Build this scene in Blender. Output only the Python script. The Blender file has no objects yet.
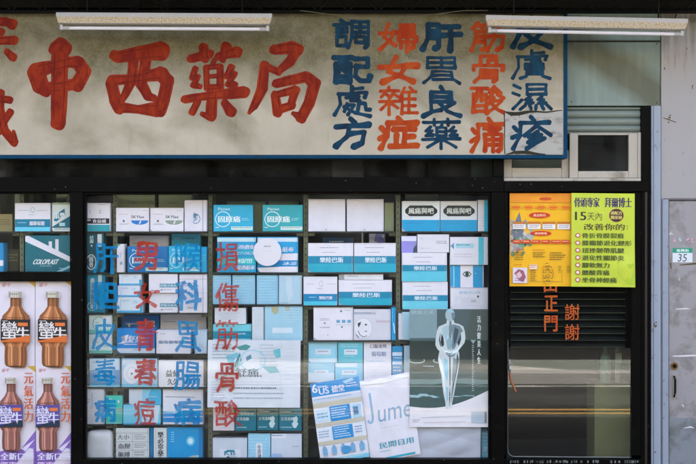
import bpy, bmesh, math, random
import numpy as np
from mathutils import Vector, Matrix

# ------------------------------------------------------------------ scene, camera, light
SC = bpy.context.scene
COL = SC.collection
D = 9.0            # camera distance from the shop front (metres)
CZ = 1.75          # eye height
PPM = 150.0        # photo pixels per metre on the plane Y=0

def k(Y=0.0):
    return (D + Y) / D / PPM
def X(px, Y=0.0):
    return (px - 348.0) * k(Y)
def Z(py, Y=0.0):
    return CZ + (232.0 - py) * k(Y)

cam_d = bpy.data.cameras.new('camera')
cam = bpy.data.objects.new('camera', cam_d)
COL.objects.link(cam)
cam.location = (0, -D, CZ)
cam.rotation_euler = (math.radians(90), 0, 0)
cam_d.sensor_width = 36.0
cam_d.lens = 36.0 * D / (696 / PPM)
cam_d.clip_end = 500
cam_d.clip_start = 0.05
SC.camera = cam

SUN_EL, SUN_AZ = 58.0, 12.0
w = bpy.data.worlds.new('World'); SC.world = w; w.use_nodes = True
nt = w.node_tree
bg = nt.nodes['Background']
sky = nt.nodes.new('ShaderNodeTexSky'); sky.sky_type = 'NISHITA'; sky.sun_disc = False
sky.sun_elevation = math.radians(SUN_EL); sky.sun_rotation = math.radians(SUN_AZ)
sky.air_density = 1.0; sky.dust_density = 7.0; sky.ozone_density = 0.3
nt.links.new(sky.outputs[0], bg.inputs[0]); bg.inputs[1].default_value = 0.15
sd = bpy.data.lights.new('sun', 'SUN'); sd.energy = 4.0; sd.angle = math.radians(0.6); sd.color = (1.0, 0.95, 0.88)
so = bpy.data.objects.new('sun', sd); COL.objects.link(so)
_az, _el = math.radians(SUN_AZ), math.radians(SUN_EL)
_dir = Vector((math.sin(_az) * math.cos(_el), math.cos(_az) * math.cos(_el), math.sin(_el)))   # towards the sun: behind the shop
so.rotation_euler = _dir.to_track_quat('Z', 'Y').to_euler()
so.location = (0, 8, 12)
vs = SC.view_settings
SC.display_settings.display_device = 'sRGB'
vs.view_transform = 'Standard'; vs.look = 'None'; vs.gamma = 1.0; vs.use_curve_mapping = False
vs.exposure = 3.3
SC.cycles.use_denoising = True; SC.cycles.denoiser = 'OPENIMAGEDENOISE'; SC.cycles.denoising_prefilter = 'ACCURATE'; SC.cycles.denoising_input_passes = 'RGB_ALBEDO_NORMAL'
SC.cycles.max_bounces = 10; SC.cycles.transparent_max_bounces = 24
SC.cycles.diffuse_bounces = 5; SC.cycles.glossy_bounces = 4

# ------------------------------------------------------------------ materials
def s2l(c):
    c = c / 255.0
    return c / 12.92 if c <= 0.04045 else ((c + 0.055) / 1.055) ** 2.4
def lin(rgb, g=1.0):
    return tuple(s2l(c) * g for c in rgb)
_M = {}
# base colours scaled down, mostly to offset stronger light in front of the glass
ALBEDO_GAIN = {'patch_paint': .5, 'blue_trim_paint': .55, 'grey_green_sheet': .6, 'shutter_slat': .6, 'shutter_rail': .6, 'cream_window_rail': .52, 'rusty_pale_steel': .62, 'flaking_pale_steel': .6,
        'pink_grey_door_paint': .5, 'grey_door_paint': .55, 'fitting_paint': .52, 'fluorescent_tube_glass': .75, 'tube_cap': .7, 'black_frame_paint': .16, 'dark_steel': .2, 'brown_jamb': .4, 'pale_gasket': .5,
        'scratched_bare_paint': .7, 'grime_seam': .5, 'rust': .6, 'post_seam': .5, 'door_seam': .5, 'wall_seam': .5, 'pale_cable': .4, 'transom_board': .3, 'shop_inside_wall': .2, 'louvre_slat': .5, 'asphalt': .62, 'orange_strap': .6, 'pale_handle': .6, 'grey_card': .8}
def mat(name, rgb, rough=0.5, var=0.12, scale=6.0, metal=0.0, spec=0.4, bump=0.0, dirt=None, dirt_amt=0.0, dirt_scale=3.0, stretch=None):
    """plain procedural material: base colour with soft mottling, optional dirt patches and bump"""
    if name in _M: return _M[name]
    m = bpy.data.materials.new(name); m.use_nodes = True
    n, l = m.node_tree.nodes, m.node_tree.links
    b = n['Principled BSDF']
    b.inputs['Roughness'].default_value = rough; b.inputs['Metallic'].default_value = metal
    b.inputs['Specular IOR Level'].default_value = spec
    tc = n.new('ShaderNodeTexCoord'); src = tc.outputs['Object']
    if stretch:
        mp = n.new('ShaderNodeMapping'); mp.inputs['Scale'].default_value = stretch
        l.new(src, mp.inputs[0]); src = mp.outputs[0]
    no = n.new('ShaderNodeTexNoise'); no.inputs['Scale'].default_value = scale; no.inputs['Detail'].default_value = 6
    l.new(src, no.inputs['Vector'])
    g_ = ALBEDO_GAIN.get(name, 1.0); base = lin(rgb, g_)
    mix = n.new('ShaderNodeMix'); mix.data_type = 'RGBA'
    mix.inputs['A'].default_value = tuple(c * (1 - var) for c in base) + (1,)
    mix.inputs['B'].default_value = tuple(min(1, c * (1 + var)) for c in base) + (1,)
    l.new(no.outputs['Fac'], mix.inputs['Factor'])
    out = mix.outputs['Result']
    if dirt:
        n2 = n.new('ShaderNodeTexNoise'); n2.inputs['Scale'].default_value = dirt_scale; n2.inputs['Detail'].default_value = 9
        n2.inputs['Roughness'].default_value = 0.65
        l.new(src, n2.inputs['Vector'])
        rp = n.new('ShaderNodeValToRGB'); rp.color_ramp.elements[0].position = 0.62 - dirt_amt * 0.4; rp.color_ramp.elements[1].position = 0.78 - dirt_amt * 0.3
        l.new(n2.outputs['Fac'], rp.inputs['Fac'])
        m2 = n.new('ShaderNodeMix'); m2.data_type = 'RGBA'
        l.new(rp.outputs['Color'], m2.inputs['Factor']); l.new(out, m2.inputs['A'])
        m2.inputs['B'].default_value = lin(dirt, g_) + (1,)
        out = m2.outputs['Result']
    l.new(out, b.inputs['Base Color'])
    if bump:
        bp = n.new('ShaderNodeBump'); bp.inputs['Strength'].default_value = bump; bp.inputs['Distance'].default_value = 0.01
        l.new(no.outputs['Fac'], bp.inputs['Height']); l.new(bp.outputs['Normal'], b.inputs['Normal'])
    _M[name] = m
    return m

INK_GAIN = [1.0]      # outdoor prints are darkened to offset stronger light than behind the glass
def ink(rgb):
    """printed card or paper of one colour"""
    if rgb[2] - rgb[0] > 95 and rgb[1] > 60: rgb = (rgb[0], min(255, rgb[1] * 1.05), rgb[2])      # the prints' blues lean to cyan
    rgb = tuple(int(255 * (max(0, min(1, c / 255)) ) * INK_GAIN[0]) for c in rgb)
    return mat('print_%02x%02x%02x' % tuple(rgb), rgb, rough=0.42, var=0.07, scale=14, spec=0.35)

def glass_mat(name, tint=(0.965, 0.985, 0.975), dust=0.03, gain=1.0):
    if name in _M: return _M[name]
    m = bpy.data.materials.new(name); m.use_nodes = True
    n, l = m.node_tree.nodes, m.node_tree.links
    n.remove(n['Principled BSDF'])
    out = n['Material Output']
    tr = n.new('ShaderNodeBsdfTransparent'); tr.inputs[0].default_value = tint + (1,)
    gl = n.new('ShaderNodeBsdfGlossy'); gl.inputs['Roughness'].default_value = 0.012
    fr = n.new('ShaderNodeFresnel'); fr.inputs['IOR'].default_value = 1.52
    ml = n.new('ShaderNodeMath'); ml.operation = 'MULTIPLY'; ml.inputs[1].default_value = gain * 1.6; ml.use_clamp = True
    ge = n.new('ShaderNodeNewGeometry'); fr0 = n.new('ShaderNodeMath'); fr0.operation = 'SUBTRACT'; fr0.inputs[0].default_value = 1.0; l.new(ge.outputs['Backfacing'], fr0.inputs[1])   # both surfaces' reflection on the outer one
    fm = n.new('ShaderNodeMath'); fm.operation = 'MULTIPLY'; l.new(fr.outputs[0], fm.inputs[0]); l.new(fr0.outputs[0], fm.inputs[1]); l.new(fm.outputs[0], ml.inputs[0])
    mx = n.new('ShaderNodeMixShader'); l.new(ml.outputs[0], mx.inputs[0]); l.new(tr.outputs[0], mx.inputs[1]); l.new(gl.outputs[0], mx.inputs[2])
    df = n.new('ShaderNodeBsdfDiffuse'); df.inputs[0].default_value = (0.55, 0.55, 0.5, 1)
    tc = n.new('ShaderNodeTexCoord')
    mp = n.new('ShaderNodeMapping'); mp.inputs['Scale'].default_value = (1.0, 1.0, 0.6); l.new(tc.outputs['Object'], mp.inputs[0])
    no = n.new('ShaderNodeTexNoise'); no.inputs['Scale'].default_value = 5; no.inputs['Detail'].default_value = 8; no.inputs['Roughness'].default_value = 0.7
    l.new(mp.outputs[0], no.inputs['Vector'])
    rp = n.new('ShaderNodeValToRGB'); rp.color_ramp.elements[0].position = 0.42; rp.color_ramp.elements[1].position = 0.75
    rp.color_ramp.elements[1].color = (dust,) * 3 + (1,); rp.color_ramp.elements[0].color = (dust * 0.15,) * 3 + (1,)
    l.new(no.outputs['Fac'], rp.inputs['Fac'])
    # fine specks
    vo = n.new('ShaderNodeTexVoronoi'); vo.inputs['Scale'].default_value = 22; l.new(tc.outputs['Object'], vo.inputs['Vector'])
    r2 = n.new('ShaderNodeValToRGB'); r2.color_ramp.elements[0].position = 0.03; r2.color_ramp.elements[0].color = (0.5,) * 3 + (1,); r2.color_ramp.elements[1].position = 0.05; r2.color_ramp.elements[1].color = (0, 0, 0, 1)
    l.new(vo.outputs['Distance'], r2.inputs['Fac'])
    n3 = n.new('ShaderNodeTexNoise'); n3.inputs['Scale'].default_value = 3; l.new(tc.outputs['Object'], n3.inputs['Vector'])
    m3 = n.new('ShaderNodeMath'); m3.operation = 'GREATER_THAN'; m3.inputs[1].default_value = 0.6; l.new(n3.outputs['Fac'], m3.inputs[0])
    m4 = n.new('ShaderNodeMath'); m4.operation = 'MULTIPLY'; l.new(r2.outputs[0], m4.inputs[0]); l.new(m3.outputs[0], m4.inputs[1])
    ad = n.new('ShaderNodeMath'); ad.operation = 'ADD'; ad.use_clamp = True; l.new(rp.outputs[0], ad.inputs[0]); l.new(m4.outputs[0], ad.inputs[1])
    da = n.new('ShaderNodeMath'); da.operation = 'MULTIPLY'; l.new(ad.outputs[0], da.inputs[0]); l.new(fr0.outputs[0], da.inputs[1])
    m5 = n.new('ShaderNodeMixShader'); l.new(da.outputs[0], m5.inputs[0]); l.new(mx.outputs[0], m5.inputs[1]); l.new(df.outputs[0], m5.inputs[2])
    l.new(m5.outputs[0], out.inputs['Surface'])
    _M[name] = m
    return m

def paint_mat(name, rgb, rgb2, scale=9.0, rough=0.5, fade=None, thr=0.6, g=.5):
    """hand-laid enamel with streaky two-tone brush marks"""
    if name in _M: return _M[name]
    m = mat(name, rgb, rough=rough, spec=.12)
    n, l = m.node_tree.nodes, m.node_tree.links
    b = n['Principled BSDF']
    tc = n.new('ShaderNodeTexCoord'); mp = n.new('ShaderNodeMapping'); mp.inputs['Scale'].default_value = (1, 1, 0.5); mp.inputs['Rotation'].default_value = (0, 0.5, 0)
    l.new(tc.outputs['Object'], mp.inputs[0])
    no = n.new('ShaderNodeTexNoise'); no.inputs['Scale'].default_value = scale; no.inputs['Detail'].default_value = 7; no.inputs['Distortion'].default_value = 1.0
    l.new(mp.outputs[0], no.inputs['Vector'])
    rp = n.new('ShaderNodeValToRGB')
    rp.color_ramp.elements[0].position = 0.35; rp.color_ramp.elements[0].color = lin(rgb, g) + (1,)
    rp.color_ramp.elements[1].position = 0.68; rp.color_ramp.elements[1].color = lin(rgb2, g) + (1,)
    l.new(no.outputs['Fac'], rp.inputs['Fac']); l.new(rp.outputs[0], b.inputs['Base Color'])
    if fade:      # worn paint: patches rubbed away to bare glass
        n2 = n.new('ShaderNodeTexNoise'); n2.inputs['Scale'].default_value = 22; n2.inputs['Detail'].default_value = 9; n2.inputs['Roughness'].default_value = .75
        l.new(tc.outputs['Object'], n2.inputs['Vector'])
        r2 = n.new('ShaderNodeValToRGB'); r2.color_ramp.elements[0].position = thr; r2.color_ramp.elements[0].color = (.86, .86, .86, 1)
        r2.color_ramp.elements[1].position = thr + 0.12; r2.color_ramp.elements[1].color = (1 - fade,) * 3 + (1,)
        l.new(n2.outputs['Fac'], r2.inputs['Fac']); l.new(r2.outputs[0], b.inputs['Alpha'])
    return m

# ------------------------------------------------------------------ mesh helpers
def tag(o, label=None, cat=None, group=None, kind=None):
    if label: o['label'] = label
    if cat: o['category'] = cat
    if group: o['group'] = group
    if kind: o['kind'] = kind
    return o

class MB:
    def __init__(s):
        s.v, s.f, s.mi, s.ms = [], [], [], []
    def m(s, ma):
        if ma not in s.ms: s.ms.append(ma)
        return s.ms.index(ma)
    def poly(s, pts, ma):
        i = len(s.v); s.v += [tuple(p) for p in pts]; s.f.append(tuple(range(i, i + len(pts)))); s.mi.append(s.m(ma))
    def add(s, verts, faces, ma):
        i = len(s.v); s.v += [tuple(p) for p in verts]; q = s.m(ma)
        for f in faces: s.f.append(tuple(i + a for a in f)); s.mi.append(q)
    def box(s, x0, x1, y0, y1, z0, z1, ma, bev=0.0):
        if bev <= 0:
            vs_ = [(x, y, z) for z in (z0, z1) for y in (y0, y1) for x in (x0, x1)]
            s.add(vs_, [(0, 2, 3, 1), (4, 5, 7, 6), (0, 1, 5, 4), (1, 3, 7, 5), (3, 2, 6, 7), (2, 0, 4, 6)], ma); return
        b = min(bev, (x1 - x0) * .3, (y1 - y0) * .3, (z1 - z0) * .3)
        bm = bmesh.new(); bmesh.ops.create_cube(bm, size=1.0)
        for v in bm.verts:
            v.co = ((x0 + x1) / 2 + v.co.x * (x1 - x0), (y0 + y1) / 2 + v.co.y * (y1 - y0), (z0 + z1) / 2 + v.co.z * (z1 - z0))
        bmesh.ops.bevel(bm, geom=list(bm.edges), offset=b, segments=2, affect='EDGES', profile=0.5)
        bm.verts.index_update()
        s.add([v.co[:] for v in bm.verts], [[v.index for v in f.verts] for f in bm.faces], ma); bm.free()
    def tube(s, pts, r, ma, n=10, cap=True):
        pts = [Vector(p) for p in pts]; rs = r if isinstance(r, (list, tuple)) else [r] * len(pts)
        rings = []
        for i, p in enumerate(pts):
            d = (pts[min(i + 1, len(pts) - 1)] - pts[max(i - 1, 0)]).normalized()
            a = d.orthogonal().normalized() if abs(d.z) > .99 or True else None
            up = Vector((0, 0, 1)) if abs(d.z) < 0.9 else Vector((1, 0, 0))
            a = d.cross(up).normalized(); b = d.cross(a).normalized()
            rings.append([p + (a * math.cos(t) + b * math.sin(t)) * rs[i] for t in [2 * math.pi * j / n for j in range(n)]])
        vs_ = [q for rg in rings for q in rg]; fs = []
        for i in range(len(pts) - 1):
            for j in range(n):
                fs.append((i * n + j, i * n + (j + 1) % n, (i + 1) * n + (j + 1) % n, (i + 1) * n + j))
        if cap:
            fs.append(tuple(range(n - 1, -1, -1))); fs.append(tuple((len(pts) - 1) * n + j for j in range(n)))
        s.add(vs_, fs, ma)
    def prism(s, prof, x0, x1, ma):
        """profile of (y,z) points extruded along x"""
        n = len(prof)
        vs_ = [(x0, y, z) for y, z in prof] + [(x1, y, z) for y, z in prof]
        fs = [(i, (i + 1) % n, n + (i + 1) % n, n + i) for i in range(n)] + [tuple(range(n - 1, -1, -1)), tuple(range(n, 2 * n))]
        s.add(vs_, fs, ma)
    def lathe(s, cx, cy, prof, ma, n=20):
        vs_ = []; fs = []
        for r, z in prof:
            for j in range(n):
                t = 2 * math.pi * j / n; vs_.append((cx + r * math.cos(t), cy + r * math.sin(t), z))
        for i in range(len(prof) - 1):
            for j in range(n):
                fs.append((i * n + j, i * n + (j + 1) % n, (i + 1) * n + (j + 1) % n, (i + 1) * n + j))
        fs.append(tuple(range(n - 1, -1, -1))); fs.append(tuple((len(prof) - 1) * n + j for j in range(n)))
        s.add(vs_, fs, ma)
    def build(s, name, parent=None, origin=None, smooth=False):
        if origin is None:
            a = np.array(s.v); origin = ((a[:, 0].min() + a[:, 0].max()) / 2, (a[:, 1].min() + a[:, 1].max()) / 2, a[:, 2].min())
            if parent is not None:
                q_ = Vector(parent.location); u_ = parent.parent
                while u_ is not None: q_ = q_ + Vector(u_.location); u_ = u_.parent
                origin = tuple(q_)
        me = bpy.data.meshes.new(name)
        me.from_pydata([(x - origin[0], y - origin[1], z - origin[2]) for x, y, z in s.v], [], s.f)
        for ma in s.ms: me.materials.append(ma)
        me.polygons.foreach_set('material_index', s.mi)
        if smooth: me.polygons.foreach_set('use_smooth', [True] * len(s.f))
        me.update()
        o = bpy.data.objects.new(name, me); COL.objects.link(o)
        if parent is None: o.location = origin
        else: o.parent = parent
        return o

def empty(name, loc, label=None, cat=None, group=None):
    o = bpy.data.objects.new(name, None); COL.objects.link(o); o.location = loc; o.empty_display_size = 0.1
    return tag(o, label, cat, group)

# ------------------------------------------------------------------ lettering
_G = {}
def glyph(text, bold=0.0):
    """outline of a string: 2-D vertices normalised to the unit box, faces, natural aspect"""
    key = (text, bold)
    if key in _G: return _G[key]
    c = bpy.data.curves.new('letters', 'FONT'); c.body = text; c.offset = bold; c.resolution_u = 3
    c.space_line = 0.92; c.align_x = 'CENTER' if '\n' in text else 'LEFT'
    o = bpy.data.objects.new('letters', c); COL.objects.link(o)
    dg = bpy.context.evaluated_depsgraph_get(); ev = o.evaluated_get(dg); me = ev.to_mesh()
    v = np.array([(p.co.x, p.co.y) for p in me.vertices]).reshape(-1, 2); f = [tuple(p.vertices) for p in me.polygons]
    ev.to_mesh_clear(); bpy.data.objects.remove(o); bpy.data.curves.remove(c)
    if len(v) == 0:
        _G[key] = (np.zeros((0, 2)), [], 1.0); return _G[key]
    lo, hi = v.min(0), v.max(0); sz = np.maximum(hi - lo, 1e-6)
    _G[key] = ((v - lo) / sz, f, sz[0] / sz[1])
    return _G[key]

def march(F, xs, ys):
    """filled region F<0 as polygons (list of point lists) on grid xs,ys"""
    out = []
    ny, nx = F.shape
    ins = F < 0
    for j in range(ny - 1):
        run = None
        for i in range(nx - 1):
            c = (ins[j, i], ins[j, i + 1], ins[j + 1, i + 1], ins[j + 1, i])
            if all(c):
                if run is None: run = i
                continue
            if run is not None:
                out.append([(xs[run], ys[j]), (xs[i], ys[j]), (xs[i], ys[j + 1]), (xs[run], ys[j + 1])]); run = None
            if not any(c): continue
            P = [(xs[i], ys[j], F[j, i]), (xs[i + 1], ys[j], F[j, i + 1]), (xs[i + 1], ys[j + 1], F[j + 1, i + 1]), (xs[i], ys[j + 1], F[j + 1, i])]
            pl = []
            for a in range(4):
                p, q = P[a], P[(a + 1) % 4]
                if p[2] < 0: pl.append((p[0], p[1]))
                if (p[2] < 0) != (q[2] < 0):
                    t = p[2] / (p[2] - q[2]); pl.append((p[0] + (q[0] - p[0]) * t, p[1] + (q[1] - p[1]) * t))
            if len(pl) >= 3: out.append(pl)
        if run is not None:
            out.append([(xs[run], ys[j]), (xs[nx - 1], ys[j]), (xs[nx - 1], ys[j + 1]), (xs[run], ys[j + 1])])
    return out

def wob(px, py, seed, f):
    r = np.random.RandomState(seed)
    a = np.zeros_like(px)
    for q in range(4):
        kx, ky, ph = r.uniform(-f, f), r.uniform(-f, f), r.uniform(0, 6.28)
        a += np.sin(kx * px + ky * py + ph)
    return a / 4

def seg_dist(px, py, x0, y0, x1, y1, r0=0.0, r1=0.0, flat=False):
    dx, dy = x1 - x0, y1 - y0; L = dx * dx + dy * dy + 1e-12
    t = np.clip(((px - x0) * dx + (py - y0) * dy) / L, 0, 1)
    ex, ey = px - (x0 + t * dx), py - (y0 + t * dy)
    if flat:      # a flat brush held at a slant leaves squarish ends
        c, s = math.cos(.42), math.sin(.42); ax, ay = abs(ex * c + ey * s), abs(-ex * s + ey * c)
        dd = (ax ** 2.8 + ay ** 2.8) ** (1 / 2.8)
    else: dd = np.hypot(ex, ey)
    return dd - (r0 + (r1 - r0) * t)

def brush_char(ch, x0, y0, x1, y1, r=1.2, seed=1, wobble=0.6, N=64, rvar=0.35):
    """a hand-painted character: font skeleton thickened with round brush ends, in photo pixels"""
    v, f, asp = glyph(ch)
    v = np.array([(x0 + r + a * (x1 - x0 - 2 * r), y1 - r - b * (y1 - y0 - 2 * r)) for a, b in v])
    ny = N; nx = max(12, int(N * (x1 - x0) / (y1 - y0)))
    pad = r * 1.2 + wobble
    xs = np.linspace(x0 - pad, x1 + pad, nx); ys = np.linspace(y0 - pad, y1 + pad, ny)
    gx, gy = np.meshgrid(xs, ys)
    h = y1 - y0
    px = gx + wobble * wob(gx, gy, seed, 9 / h); py = gy + wobble * wob(gx, gy, seed + 77, 9 / h)
    cnt = {}
    for fc in f:
        for a in range(len(fc)):
            e = tuple(sorted((fc[a], fc[(a + 1) % len(fc)]))); cnt[e] = cnt.get(e, 0) + 1
    Dm = np.full(gx.shape, 1e9)
    for (a, b), c in cnt.items():
        if c == 1:
            Dm = np.minimum(Dm, seg_dist(px, py, v[a][0], v[a][1], v[b][0], v[b][1]))
    inside = np.zeros(gx.shape, bool)
    for fc in f:
        for t in range(1, len(fc) - 1):
            A, B, C = v[fc[0]], v[fc[t]], v[fc[t + 1]]
            d1 = (px - B[0]) * (A[1] - B[1]) - (A[0] - B[0]) * (py - B[1])
            d2 = (px - C[0]) * (B[1] - C[1]) - (B[0] - C[0]) * (py - C[1])
            d3 = (px - A[0]) * (C[1] - A[1]) - (C[0] - A[0]) * (py - A[1])
            inside |= ~(((d1 < 0) | (d2 < 0) | (d3 < 0)) & ((d1 > 0) | (d2 > 0) | (d3 > 0)))
    sdv = np.where(inside, -Dm, Dm)
    F = sdv - r * (1 + rvar * wob(gx, gy, seed + 5, 14 / h))
    return march(F, xs, ys)

def brush_strokes(strokes, seed=1, wobble=0.5, N=110, flat=False):
    """strokes: lists of (x,y,radius) in photo pixels, united into one painted character"""
    P = np.array([p for s_ in strokes for p in s_]); rm = P[:, 2].max()
    xs = np.linspace(P[:, 0].min() - rm - 2, P[:, 0].max() + rm + 2, N); ys = np.linspace(P[:, 1].min() - rm - 2, P[:, 1].max() + rm + 2, N)
    gx, gy = np.meshgrid(xs, ys)
    px = gx + wobble * wob(gx, gy, seed, 0.28); py = gy + wobble * wob(gx, gy, seed + 9, 0.28)
    F = np.full(gx.shape, 1e9)
    for s_ in strokes:
        if len(s_) == 1: s_ = s_ + s_
        for a, b in zip(s_[:-1], s_[1:]):
            F = np.minimum(F, seg_dist(px, py, a[0], a[1], b[0], b[1], a[2], b[2], flat))
    return march(F, xs, ys)


# characters as brush strokes on a 100 x 100 grid: strokes split by ';', points by spaces
STK = {
'調': '20,3 27,9;2,19 42,15;10,32 36,30;10,44 36,42;10,58 10,88 34,88;10,58 34,57 34,88;50,8 50,60 40,95;50,8 94,8 94,88 86,95;60,26 84,26;72,17 72,44;58,44 86,44;60,58 60,78 84,78;60,58 84,58 84,78',
'配': '2,8 50,8;8,30 8,93;8,30 45,30 45,93;8,92 45,92;20,10 20,40 14,54;32,10 32,52;10,72 44,72;58,12 93,12 93,40 62,40;62,40 60,74 74,90 97,90 99,74',
'處': '50,2 50,20;52,10 78,8;14,26 90,22 85,36;16,26 20,60 3,94;36,37 68,36;52,28 48,48 70,48;38,58 30,82;40,62 57,62 40,92;30,68 60,88 99,98;70,56 66,82;70,56 86,56 88,78 98,77',
'方': '48,0 58,12;8,28 96,20;44,28 38,60 8,94;44,52 84,46 78,84 56,96',
'婦': '24,5 12,50 42,78;40,30 28,64 2,92;1,38 48,33;56,8 91,8 90,36;56,22 88,22;54,36 92,36;52,62 51,50 98,50 97,63;58,68 58,88;58,68 91,68 91,86 84,88;74,52 74,100',
'女': '44,2 24,56 56,74 88,94;74,32 56,68 10,96;1,40 99,34',
'雜': '26,1 26,14;3,16 51,14;16,22 5,37;16,24 28,37;38,22 30,37;38,24 50,36;1,53 53,50;26,40 26,99;24,56 5,82;30,58 49,75;66,3 55,38;60,28 60,96;80,2 88,13;60,20 97,18;60,44 94,44;60,67 94,67;60,92 100,92;78,20 78,92',
'症': '50,0 58,12;22,18 98,16;24,18 22,60 4,98;6,32 14,44;1,68 18,58;38,38 93,36;66,38 66,90;68,62 90,60;45,56 45,90;28,92 99,90',
'肝': '16,8 16,56 2,96;16,8 43,8 43,88 34,94;18,32 40,32;18,54 40,54;54,16 95,14;50,46 100,44;74,16 74,100',
'胃': '14,8 14,44;14,8 86,8 86,44;14,44 86,44;16,26 84,26;50,8 50,44;26,58 24,74 4,99;26,58 77,58 80,84 98,99;28,72 76,72;28,86 78,86',
'良': '48,-2 54,10;24,17 76,17 76,50;24,50 76,50;26,33 74,33;24,17 24,86 4,99;24,84 50,78;84,54 64,68;46,54 66,82 99,98',
'藥': '4,12 96,10;32,1 32,22;68,1 68,22;38,31 38,59;38,31 62,31 62,59;38,59 62,59;40,45 60,45;52,22 46,31;22,28 9,42 26,42 9,58 28,57;82,28 70,42 88,42 72,58 91,57;1,71 99,69;50,60 50,101;46,73 14,98;54,73 88,98',
'筋': '18,1 4,19;16,10 45,8;29,10 32,19;64,1 52,19;62,10 98,8;78,10 81,19;14,30 12,64 1,97;14,30 41,30 41,88 32,94;16,48 38,48;16,66 38,66;50,48 95,45 91,86 76,96;70,28 66,62 47,97',
'骨': '28,6 28,38;28,6 74,6 74,38;50,20 72,20;50,20 50,38;6,56 6,41 95,40 93,56;28,57 26,78 10,99;28,57 76,57 76,92 66,98;30,70 74,70;30,83 74,83',
'酸': '0,8 48,8;6,30 6,93;6,30 43,30 43,93;6,92 43,92;18,10 18,40 12,54;30,10 30,52;8,72 42,72;68,2 54,22 82,20;74,10 88,25;62,30 51,43;78,30 96,42;66,42 49,66;62,53 90,51 70,78 45,98;60,62 78,84 101,98',
'痛': '50,-2 58,10;20,16 99,14;22,16 20,60 2,98;4,31 12,42;-1,68 16,58;40,28 86,28 64,40;52,33 72,43;40,47 40,97;40,47 89,47 89,92 80,97;42,63 86,63;42,79 86,79;64,47 64,99',
'皮': '16,20 94,18 87,35;18,20 18,56 1,98;52,-2 52,44;26,46 82,44 58,76 22,99;36,56 60,80 99,99',
'膚': '50,-2 50,16;52,8 82,6;12,20 92,18 87,31;14,20 16,60 1,97;34,31 72,29;52,24 50,39 74,39;34,47 34,66;34,47 81,47 81,66;34,66 81,66;36,56 79,56;57,47 57,66;38,75 36,93 20,99;38,75 79,75 80,92 99,99;38,84 78,84',
'濕': '4,8 20,18;0,36 17,44;1,96 24,62;38,6 38,41;38,6 89,6 89,41;38,41 89,41;40,23 86,23;46,49 33,61 50,61 35,75 53,73;78,49 65,61 82,61 67,75 87,73;34,83 20,98;46,83 50,97;62,83 62,97;76,83 82,97;90,80 102,96',
'疹': '48,-2 56,10;20,18 97,16;22,18 20,60 2,98;4,31 12,42;-1,66 16,58;64,26 32,58;64,27 100,56;66,46 44,63;75,56 42,80;84,67 38,100',
}
def stroke_char(ch, x0, y0, x1, y1, r, seed=1, wobble=.5, N=76):
    """a character written stroke by stroke: pressed start, leaner middle, flared end"""
    sx, sy = (x1 - x0) / 100, (y1 - y0) / 100; out = []; rd = random.Random(seed)
    for s_ in STK[ch].split(';'):
        P = [tuple(float(a) for a in q.split(',')) for q in s_.split()]
        L = sum(math.hypot(b[0] - a[0], b[1] - a[1]) for a, b in zip(P, P[1:])); fl = 1.0 + min(.32, L / 320)
        st = []
        for i, (a, b) in enumerate(P):
            rr = r * ((1.06 if i == 0 else fl if i == len(P) - 1 else .95) + rd.uniform(-.07, .07))
            st.append((x0 + (4 + a * .92) * sx, y0 + (4 + b * .92) * sy, rr))
        st2 = [st[0]]
        for a, b in zip(st, st[1:]):      # leaner waist in long straight runs
            if math.hypot(b[0] - a[0], b[1] - a[1]) > 9: st2.append(((a[0] + b[0]) / 2, (a[1] + b[1]) / 2 + rd.uniform(-.3, .3), min(a[2], b[2]) * .88))
            st2.append(b)
        out.append(st2)
    return brush_strokes(out, seed, wobble, N, True)

def paint(name, polys, Y, ma, parent):
    mb = MB()
    for p in polys: mb.poly([(X(x, Y), Y, Z(y, Y)) for x, y in reversed(p)][::-1], ma)
    return mb.build(name, parent)

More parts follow.
